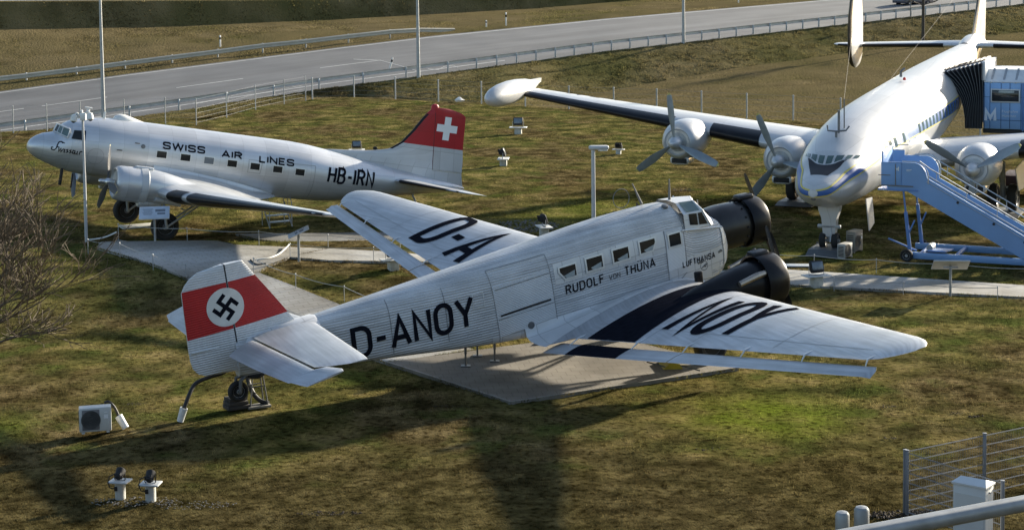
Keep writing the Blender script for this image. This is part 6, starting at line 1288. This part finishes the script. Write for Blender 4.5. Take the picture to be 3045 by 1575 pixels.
# ------------------------------------------------------------------ blue passenger stairs and jet bridge, in the frame of the big airliner
SBLUE = mat('stairs_blue', (.17, .31, .56), .42, 0, .10, 1.0, coat=.1); DBLUE = mat('frame_blue', (.10, .21, .48), .5, 0, .15, 2)
def build_stairs():
    C = Craft('passenger_stairs', tuple(FOUR.T), -114.6, 0, (2.9, 6.0, -3.54), 'blue mobile passenger stairs on wheels leading up to the white airliner', 'boarding stairs')
    xn, xf = 1.7, 4.0
    def arcp(cy, cz, r, a0, a1, n=8): return [(cy+r*math.cos(rad(a0+(a1-a0)*k/n)), cz+r*math.sin(rad(a0+(a1-a0)*k/n))) for k in range(n+1)]
    for x, nm in ((xn, 'side_panel'), (xf, 'side_panel')):
        k_ = 0 if x == xn else .26
        pl = [(2.42, -.92), (2.42, .16), (3.35, .16)]+arcp(3.35, -.34, .50, 90, 10)+[(3.88, -.40-k_), (9.0, -3.25-k_*.5), (9.0, -3.42), (7.75, -3.42), (3.15, -.92)]
        mb = MB(); mb.ext([(x, y, z) for y, z in pl], (.05 if x == xn else -.05, 0, 0)); o = C.part(nm, mb, SBLUE, smooth=False)
        mb = MB(); dx = -.015 if x == xn else .015
        mb.tube([(x+dx, 3.86, -.52), (x+dx, 9.0, -3.36)], .014, 6); mb.tube([(x+dx, 3.9, -.30), (x+dx, 9.05, -3.14)], .03, 8)
        mb.tube([(x+dx, 2.95, .20), (x+dx, 3.4, .20)]+[(x+dx, a, b) for a, b in arcp(3.4, -.32, .52, 90, 5)]+[(x+dx, 3.92, -.6)], .02, 8); C.part('edge_rail', mb, BRIGHT, o)
        mb = MB()
        for yy in (5.0, 6.3, 7.4): mb.lathe((x+dx, yy, -.62-.555*(yy-3.88)), (-1 if x == xn else 1, 0, 0), [(0, .05), (.015, .05), (.02, .02)], 12)
        C.part('side_lamp', mb, MATTE, o)
    # platform cabin panels
    mb = MB(); mb.box((xn-.02, 2.55, -.28), (.05, .75, .85), bev=.02); p = C.part('platform_panel', mb, SBLUE)
    mb = MB(); mb.box((3.0, 2.1, .0), (1.6, .06, 1.0), bev=.02); mb.box((xf+.02, 2.2, -.1), (.05, .7, .9), bev=.02); C.part('platform_panel', mb, SBLUE)
    mb = MB(); mb.box((xn-.05, 2.75, -.72), (.03, 1.25, .04)); mb.box((xn-.05, 2.72, -.3), (.03, .03, .8)); mb.box((xn-.05, 2.3, -.33), (.03, .45, .03)); C.part('panel_rail', mb, GREYMETAL, p)
    mb = MB(); write(mb, 'M', .17, lambda s, t: (xn-.055, 2.70+s, -.18+t), stroke=.2, ws=.9); 
    for k in range(2): ribbon(mb, [(3.14, -.10-.05*k), (3.34-.05*k, -.10-.05*k)], .018, lambda s, t: (xn-.055, s-.02, t))
    C.part('lettering', mb, WHITE, p)
    mb = MB(); mb.box((2.85, 2.8, -.88), (2.35, 1.5, .06)); C.part('platform_floor', mb, DBLUE)
    for k in range(14):
        y = 3.65+.385*k; z = -.98-.2135*k
        if z < -3.45: break
        mb = MB(); mb.box((2.85, y, z), (2.2, .34, .04)); C.part('tread', mb, GREYMETAL)
    for x in (xn+.1, xf-.1):
        mb = MB(); mb.tube([(x, 2.98, -.9), (x, 3.07, -1.7), (x, 3.07, -1.7), (x, 3.24, -3.2)], [.035, .035, .07, .075], 10); mb.tube([(x, 3.15, -2.6), (x, 3.4, -2.0)], .03, 6); C.part('support_leg', mb, DBLUE)
        mb = MB(); mb.box((x, 5.7, -3.31), (.16, 5.4, .24), bev=.02); C.part('chassis_beam', mb, SBLUE)
        mb = MB(); mb.tube([(x+(-.1 if x < 2.5 else .1), 3.6, .22), (x, 3.95, -.05), (x, 9.0, -2.85)], .022, 8)
        for k in range(5): mb.tube([(x, 4.2+1.1*k, -.19-.555*(1.1*k)), (x, 4.2+1.1*k, -.55-.555*(1.1*k))], .014, 6)
        C.part('handrail', mb, STEEL)
    for yy in (3.6, 4.9, 8.0): mb = MB(); mb.box((2.85, yy, -3.28), (2.2, .12, .12), bev=.02); C.part('cross_member', mb, DBLUE)
    mb = MB(); mb.box((2.6, 4.2, -3.2), (1.6, .7, .06), Matrix.Rotation(.1, 3, 'Y'), bev=.01); C.part('deck_plate', mb, DBLUE); mb = MB(); mb.tube([(2.2, 3.4, -3.2), (1.9, 2.4, -2.75)], .035, 8); C.part('tow_bar', mb, DBLUE)
    mb = MB(); mb.lathe((2.4, 3.9, -3.05), (1, 0, 0), [(-.3, .1), (-.28, .12), (.28, .12), (.3, .1)], 14); C.part('hydraulic_unit', mb, STEEL)
    for x, y in ((xn-.08, 3.15), (xf+.1, 3.2), (xn-.05, 7.9), (xf+.1, 7.9)):
        g = -3.54+.235; mb = MB(); tyre(mb, (x, y, g), (1, 0, 0), .24, .17); wh = C.part('wheel', mb, RUBBER); mb = MB(); rim(mb, (x, y, g), (1, 0, 0), .24, .18); C.part('rim', mb, STEEL, wh)
    mb = MB(); mb.tube([(xf+.05, 2.6, .1), (xf+.05, 3.4, .25), (xf+.05, 3.75, .1), (xf+.05, 3.85, -.3), (xf+.05, 3.85, -.8)], .02, 8); mb.tube([(2.0, 2.15, .5), (4.0, 2.15, .55), (4.0, 2.7, .55)], .018, 6); C.part('hoop_rail', mb, STEEL)
    return C
build_stairs()
def build_bridge():
    C = Craft('jet_bridge', tuple(FOUR.T), -114.6, 0, (21.5, 3.8, -3.54), 'light blue jet bridge cabin with black concertina hood at the airliner door', 'jet bridge')
    BB = skin('bridge_blue', (.22, .40, .68), .5, 0, pu=.0, pv=0, var=.12, scale=1.2); PALE = mat('bridge_pale', (.62, .64, .66), .5, .05, .12, 2)
    mb = MB(); mb.box((21.5, 5.65, .64), (3.0, 5.8, 2.16), bev=.05); cab = C.part('cabin', mb, BB)
    mb = MB()
    for y in (2.8, 3.05, 3.55, 3.95, 4.45): mb.box((19.99, y, .64), (.02, .02, 2.1))
    mb.box((19.985, 5.0, -.02), (.02, 4.5, .02)); mb.box((19.985, 5.0, 1.05), (.01, 4.5, .015)); C.part('panel_joint', mb, mat('joint_dark_blue', (.03, .07, .18), .6), cab)
    mb = MB(); mb.box((19.97, 3.75, 1.12), (.06, 1.34, .64), bev=.02); wo = C.part('window_frame', mb, mat('frame_pale', (.5, .53, .55), .5, .2, .1, 4))
    mb = MB(); mb.box((19.955, 3.75, 1.12), (.06, 1.22, .52), bev=.02); C.part('pane', mb, GLASSD, wo); mb = MB(); mb.box((19.922, 3.8, 1.31), (.012, .7, .10)); C.part('blind', mb, BLIND, wo)
    mb = MB()
    for y in (4.52, 4.56): mb.box((19.95, y, .6), (.1, .03, 2.2))
    C.part('corner_post', mb, DBLUE, cab)
    mb = MB(); mb.ext([(20.0, 2.76, 1.73), (20.0, 8.5, 1.73), (20.9, 8.5, 2.25), (20.9, 2.76, 2.25)], (.0, 0, .03)); mb.box((22.0, 5.6, 2.25), (2.3, 5.7, .06)); ro = C.part('roof', mb, PALE, smooth=False)
    mb = MB()
    for y in (3.05, 3.6, 4.15, 4.7, 5.3): mb.ext([(19.98, y, 1.70), (19.98, y+.1, 1.70), (20.92, y+.1, 2.29), (20.92, y, 2.29)], (0, 0, .04))
    C.part('roof_rib', mb, STEEL, ro)
    mb = MB(); write(mb, 'M', .62, lambda s, t: (19.972, 2.80+s, -.12+t), stroke=.23, ws=.92); C.part('letter', mb, mat('bridge_letter', (.6, .68, .78), .5), cab)
    mb = MB(); write(mb, 'Flughafen', .125, lambda s, t: (19.972, 3.60+s, .33+t), stroke=.13, ws=1.0); write(mb, 'München', .125, lambda s, t: (19.972, 3.60+s, .13+t), stroke=.13, ws=1.0); C.part('lettering', mb, MATS['bridge_letter'], cab)
    # concertina hood, folded between the fuselage flank and the cabin
    HOOD = mat('hood_black', (.02, .022, .028), .7, 0, .25, 6); fu_pts = [(1.93, -.45), (1.92, 0), (1.85, .5), (1.72, .95), (1.45, 1.4), (1.0, 1.78), (.5, 2.02)]
    rows = []; edges = []
    for i in range(23):
        u = i/22; k = .10*(1 if i % 2 else -1)*min(1, u*3+.2); r = []
        for j, (a, b) in enumerate(fu_pts):
            t = j/6; B_ = Vector((20.0, 2.72, -.44+3.05*t)); A_ = Vector((20.0, a, b)); q = A_.lerp(B_, u); r.append(q+Vector((k-.02, 0, 0)))
        top = r[-1]; r += [top+Vector((.7, .05, .12+k)), top+Vector((1.5, .08, .16+k)), top+Vector((2.3, .05, .12+k))]
        r += [Vector((23.0-k, q.y, q.z)) for q in r[:7][::-1]]; rows.append(r)
        if i % 2 == 0: edges.append(r[6:10])
    mb = MB(); mb.loft(rows, closed=False); hd = C.part('hood', mb, HOOD, sharp=10)
    mb = MB()
    for e in edges: mb.tube([p+Vector((-.0, 0, .03)) for p in e], .03, 5)
    C.part('hood_rib', mb, mat('rib_pale', (.6, .62, .64), .6), hd)
    mb = MB()
    for r in rows[::2]: mb.tube([p+Vector((-.012, 0, 0)) for p in r[:7]], .012, 4)
    C.part('hood_seam', mb, mat('seam_grey', (.12, .13, .14), .7), hd)
    mb = MB(); mb.box((21.5, 2.75, 2.25), (3.1, .16, .9), bev=.03); C.part('hood_frame', mb, PALE)
    mb = MB(); mb.box((21.5, 4.5, -.55), (2.6, 3.6, .22), bev=.03); C.part('cabin_floor', mb, mat('floor_dark', (.04, .045, .05), .7))
    for x in (20.9, 22.1): mb = MB(); mb.tube([(x, 5.2, -.5), (x, 5.2, -3.0)], .11, 12); C.part('support_column', mb, STEEL)
    mb = MB(); mb.box((21.6, 4.8, -2.9), (2.2, 2.6, .5), bev=.05); C.part('drive_unit', mb, mat('drive_maroon', (.05, .02, .022), .6, .1, .2, 3))
    for x in (20.9, 22.4):
        for y in (3.75, 5.9):
            g = -3.54+.34; mb = MB(); tyre(mb, (x, y, g), (1, .25, 0), .36, .3); wh = C.part('wheel', mb, RUBBER); mb = MB(); rim(mb, (x, y, g), (1, .25, 0), .36, .31); C.part('rim', mb, STEEL, wh)
build_bridge()

# ------------------------------------------------------------------ gravel, clods, litter
def pebbles(name, spots, m, label, seed):
    r = random.Random(seed); mb = MB()
    for (cx, cy), n, rx, ry, s in spots:
        for _ in range(n):
            a = r.uniform(0, 6.28); q = math.sqrt(r.random()); x, y = cx+rx*q*math.cos(a), cy+ry*q*math.sin(a); k = s*r.uniform(.3, 1.0)*(.7 if name == 'soil_clods' else 1)
            P = [Vector((x+k*dx*r.uniform(.6, 1.2), y+k*dy*r.uniform(.6, 1.2), .0+k*dz*r.uniform(.5, 1))) for dx, dy, dz in ((1, 0, .1), (.3, .9, .1), (-.8, .5, .1), (-.7, -.7, .1), (.4, -.9, .1), (.05, .05, .9))]
            mb.add(P, [(0, 1, 5), (1, 2, 5), (2, 3, 5), (3, 4, 5), (4, 0, 5), (4, 3, 2, 1, 0)])
    o = mb.build(name, m, smooth=False); o['kind'] = 'stuff'; o['label'] = label; o['category'] = 'stones'; return o
pebbles('gravel', [((0.46, 74.89, 0.000)[:2], 420, 1.5, 1.6, .07), ((-8.32, 37.99, -0.000)[:2], 160, 1.0, .35, .035), ((-6.96, 37.70, 0.000)[:2], 120, .9, .3, .03)], mat('gravel_grey', (.13, .125, .115), .9, 0, .4, 30), 'loose pale pebbles in the grass', 3)
SOIL = mat('soil_brown', (.035, .024, .016), .95, 0, .4, 12)
pebbles('soil_clods', [((9.58, 45.11, 0.000)[:2], 13, .22, .12, .06), ((11.12, 44.36, 0.000)[:2], 13, .2, .12, .06), ((11.60, 44.05, 0.000)[:2], 13, .2, .12, .07), ((9.06, 42.21, 0.000)[:2], 13, .22, .1, .06), ((8.11, 36.47, 0.000)[:2], 260, .8, .3, .08), ((8.80, 36.45, 0.000)[:2], 200, .7, .35, .07), ((4.66, 41.44, 0.000)[:2], 20, .5, .15, .05), ((-3.98, 37.03, 0.000)[:2], 90, .7, .15, .05), ((-10.07, 46.27, 0.000)[:2], 30, .3, .12, .05), ((8.16, 85.20, 0.000)[:2], 60, .6, .5, .09), ((4.50, 78.04, 0.000)[:2], 60, .5, .5, .1), ((-12.35, 61.71, 0.753)[:2], 70, .6, .4, .07), ((-1.78, 45.56, 0.000)[:2], 60, .6, .2, .03)], SOIL, 'dark crumbly soil thrown up in the grass', 5)
mb = MB(); rr = random.Random(2); mb.lathe((0, 0, 0), (0, 0, 1), [(0, .3), (.12, .34), (.26, .22), (.34, .05)], 9); mb.v = [(x*rr.uniform(.7, 1.4), y*rr.uniform(.6, 1.1), z*rr.uniform(.6, 1.2)) for x, y, z in mb.v]
tag(mb.build('plastic_bag', mat('bag_white', (.7, .7, .68), .6, 0, .1, 6), loc=(-4.03, 134.21, 0.000)), 'crumpled white plastic bag against the lawn fence', 'plastic bag')

# ------------------------------------------------------------------ fence, cabinet and rails in the foreground
FGREY = mat('fence_blue_grey', (.22, .24, .27), .5, .3, .12, 4)
def panel_fence(feet, h, label):
    base = Vector(feet[0]); r = empty('mesh_fence', base, 0, label, 'mesh fence', 'mesh fences in the lower right corner')
    for p in feet:
        q = Vector(p)-base; mb = MB(); mb.box(q+Vector((0, 0, h/2-.05)), (.075, .06, h+.1), bev=.008); mb.box(q+Vector((0, 0, h+.005)), (.085, .07, .02), bev=.005); mb.build('post', FGREY, r)
    for a, b in zip(feet, feet[1:]):
        a, b = Vector(a)-base, Vector(b)-base; mb = MB()
        for k in range(7): mb.tube([a+Vector((0, 0, .05+k*(h-.1)/6)), b+Vector((0, 0, .05+k*(h-.1)/6))], .006, 4); mb.tube([a+Vector((0, 0, .065+k*(h-.1)/6)), b+Vector((0, 0, .065+k*(h-.1)/6))], .004, 4)
        n = int((b-a).length/.05)
        for k in range(1, n): q = a.lerp(b, k/n); mb.tube([q+Vector((0, 0, .03)), q+Vector((0, 0, h-.03))], .003, 3)
        mb.build('wire_mesh', FGREY, r)
p0, p1 = Vector((8.13, 36.56, -0.000)), Vector((10.10, 37.72, -0.000)); d = p1-p0
panel_fence([tuple(p0), tuple(p1), tuple(p1+d), tuple(p1+d*2)], 1.36, 'grey mesh fence crossing the lower right corner, behind the cabinet'); panel_fence([tuple(p0+Vector((.03, -.05, 0))), (9.56, 34.35, 0.000)], 1.36, 'grey mesh fence panel running behind the cabinet to the nearer post')
def cabinet():
    c = Vector((8.94, 34.18, 0.000)); r = empty('cabinet', c, 0, 'white electrical cabinet with pitched lid by the mesh fence', 'cabinet'); r.rotation_euler = (0, 0, rad(-38))
    h = 1.37; mb = MB(); mb.box((0, 0, h/2-.15), (.66, .40, h+.3), bev=.008); mb.build('case', mat('cabinet_grey', (.60, .62, .62), .5, 0, .06, 2), r)
    mb = MB(); L1, W1_ = .36, .225; mb.add([(-L1, -W1_, h), (L1, -W1_, h), (L1, W1_, h), (-L1, W1_, h), (-L1, -W1_, h+.035), (L1, -W1_, h+.035), (L1, W1_, h+.035), (-L1, W1_, h+.035), (-L1*.72, 0, h+.12), (L1*.72, 0, h+.12)], [(3, 2, 1, 0), (0, 1, 5, 4), (1, 2, 6, 5), (2, 3, 7, 6), (3, 0, 4, 7), (4, 5, 9, 8), (6, 7, 8, 9), (5, 6, 9), (7, 4, 8)]); mb.build('lid', MATS['cabinet_grey'], r, smooth=False)
    mb = MB(); mb.box((.335, .0, h-.12), (.05, .05, .04), bev=.01); mb.build('latch', STEEL, r); mb = MB(); mb.box((.0, -.203, h*.45), (.6, .006, h*.85)); mb.build('door', MATS['cabinet_grey'], r)
cabinet()
RAIL = mat('zinc_tube', (.24, .26, .28), .48, .45, .22, 9)
a, b = Vector((2.34, 8.04, 9.450)), Vector((1.57, 7.67, 9.450)); dd = (a-b)
mb = MB(); mb.tube([b-dd*1.5, b, a, a+dd*2], .038, 20); r = empty('handrail', tuple(b-dd*1.5), 0, 'thick galvanised handrail crossing the lower right corner close to the viewer', 'handrail')
mb.v = [tuple(Vector(q)-r.location) for q in mb.v]; mb.build('tube', RAIL, r)
for q in (b-dd*1.2, a+dd*1.6): mb = MB(); q2 = q-r.location; mb.tube([q2, q2-Vector((0, 0, 1.2))], .026, 12); mb.build('post', RAIL, r)
for (p, l) in (((1.66, 8.90, 9.142), 'left of two dome topped zinc posts at the bottom edge'), ((1.64, 8.30, 9.362), 'right of two dome topped zinc posts at the bottom edge, by the handrail')):
    r = empty('rail_post', (p[0], p[1], 8.25), 0, l, 'post', 'dome topped zinc posts'); hh = p[2]-8.25
    mb = MB(); mb.lathe((0, 0, 0), (0, 0, 1), [(0, .034), (hh-.10, .034), (hh-.098, .036), (hh-.018, .036), (hh-.005, .028), (hh, .004)], 22); mb.build('tube', RAIL, r); mb = MB(); mb.lathe((0, 0, hh-.13), (0, 0, 1), [(0, .039), (.02, .039)], 22); mb.build('collar', RAIL, r)

# ------------------------------------------------------------------ bare tree on the left, tree by the road, car
BARK = mat('bark_grey_brown', (.12, .095, .07), .85, 0, .35, 12, bump=.5, bscale=30); TWIG = mat('twig_pale', (.11, .082, .052), .8, 0, .3, 6)
def bare_tree(name, base, label, limbs, seed, depth, r0, spread=.5, lim=.006, up=.15):
    rr = random.Random(seed); root = empty(name, base, 0, label, 'tree'); tr = MB(); tw = MB()
    def grow(p, d, L_, r, k):
        pts = [p]; rs = [r]; n = 5; q = d.normalized()
        for i in range(n):
            q = (q+Vector((rr.gauss(0, .13), rr.gauss(0, .13), rr.gauss(up*.35, .11)))).normalized(); pts.append(pts[-1]+q*L_/n); rs.append(max(lim, r*(1-.5*(i+1)/n)))
        (tr if r > .03 else tw).tube(pts, rs, 7 if r > .03 else 4, cap=False)
        if k == 0: return
        nb = rr.randint(4, 6) if k > 1 else rr.randint(4, 6)
        for j in range(nb):
            i = min(n, max(1, int(n*(.35+.65*(j+1)/nb)))); a = rr.uniform(0, 6.28); b = Vector((math.cos(a), math.sin(a), rr.uniform(-.15, .6))); grow(pts[i], (pts[i]-pts[i-1]).normalized()+b*spread*rr.uniform(.7, 1.5), L_*rr.uniform(.5, .78), max(lim, rs[i]*.66), k-1)
    for p, d, L_, r in limbs: grow(Vector(p), Vector(d), L_, r, depth)
    tr.build('trunk', BARK, root); tw.build('crown', TWIG, root); return root
tb = Vector((-15.37, 49.44, 0.000))
mbt = None
bare_tree('bare_tree', tuple(tb), 'leafless grey tree reaching in over the left edge', [((0, 0, 0), (.1, 0, 1), 1.6, .10), ((.0, .0, .75), (1.0, .10, .42), 1.9, .045), ((.05, .05, 1.1), (1.0, .0, .62), 2.0, .045), ((.05, 0, 1.35), (.85, -.1, 1.0), 2.0, .04), ((.05, 0, 1.5), (.45, .1, 1.2), 2.2, .04), ((.05, 0, 1.5), (.1, -.1, 1.2), 2.4, .04), ((.05, 0, 1.2), (1.0, -.2, .9), 2.3, .045), ((.05, 0, 1.0), (1.0, .25, .5), 2.2, .04), ((.05, 0, 1.55), (.6, .2, 1.1), 2.5, .04), ((.05, .1, 1.5), (.3, .3, 1.2), 2.6, .04), ((.0, 0, 1.4), (-.8, 0, .8), 1.5, .04)], 11, 3, .1, spread=.62, lim=.009, up=.05)
tb = Vector((38.94, 168.49, 0.849))
rt = bare_tree('roadside_tree', tuple(tb), 'straight trunked roadside tree at the foot of the embankment, top right', [((0, 0, 5.0), (.5, .2, .7), 2.0, .09), ((0, 0, 5.2), (-.6, -.1, .7), 2.0, .09), ((0, 0, 5.6), (.1, .6, .8), 2.0, .08), ((0, 0, 5.8), (-.1, -.6, .9), 2.0, .08), ((0, 0, 6.2), (0, 0, 1), 2.4, .1), ((0, 0, 4.6), (-.9, -.3, .35), 1.6, .05), ((0, 0, 4.7), (.9, -.2, .4), 1.6, .05)], 5, 3, .1)
mb = MB(); mb.tube([(0, 0, -.4), (0, 0, .3), (.02, 0, 3), (0, 0, 6.3)], [.24, .17, .15, .11], 12); mb.build('trunk', mat('bark_dark', (.07, .058, .045), .9, 0, .3, 10, bump=.6, bscale=25), rt)
r = empty('sign_post', (39.91, 178.04, 3.967), 0, 'thin dark post on the road edge between the tail fins', 'post'); mb = MB(); mb.tube([(0, 0, -.3), (0, 0, 3.2)], .05, 10); mb.build('pole', GREYMETAL, r); mb = MB(); mb.box((0, 0, 2.9), (.5, .04, .6), bev=.01); mb.build('plate', GREYMETAL, r)
def car(p, rz):
    r = empty('parked_car', p, rz, 'dark blue car on the road, cut by the top edge of the picture', 'car'); CB = mat('car_blue', (.02, .03, .06), .25, .3, .1, 1, coat=.8)
    prof = [(-2.15, .32), (-2.2, .55), (-2.1, .8), (-1.95, .92), (-1.1, .95), (1.1, .98), (1.95, .88), (2.15, .7), (2.2, .5), (2.12, .3)]
    rings = []
    for y, k in ((-.86, .9), (-.84, 1), (-.6, 1.02), (0, 1.03), (.6, 1.02), (.84, 1), (.86, .9)): rings.append([(x*(1 if k > .95 else .985), y, z if z < .6 else .6+(z-.6)*k) for x, z in prof])
    mb = MB(); mb.loft(rings); mb.build('body', CB, r, sharp=50)
    mb = MB(); rings = []
    for x0, x1, z, y in ((-1.7, 1.05, .94, .80), (-1.35, .55, 1.28, .68), (-1.05, .25, 1.42, .6)): rings.append([(x0, -y, z), (x1, -y, z), (x1, y, z), (x0, y, z)])
    mb.loft(rings); mb.build('cabin', GLASSD, r, sharp=20); mb = MB(); mb.box((-.4, 0, 1.43), (1.25, 1.15, .04), bev=.02); mb.build('roof', CB, r)
    for x in (-1.35, 1.35):
        for y in (-.78, .78): mb = MB(); tyre(mb, (x, y, .31), (0, 1, 0), .31, .2); wh = mb.build('wheel', RUBBER, r); mb = MB(); rim(mb, (x, y, .31), (0, 1, 0), .31, .21); mb.build('rim', BRIGHT, wh)
    for y in (-.6, .6): mb = MB(); mb.box((2.14, y, .64), (.1, .34, .14), bev=.03); mb.build('headlight', LENS, r); mb = MB(); mb.box((-2.13, y, .72), (.1, .3, .16), bev=.03); mb.build('tail_light', RED, r)
car((42.92, 190.37, 4.661), rad(32))
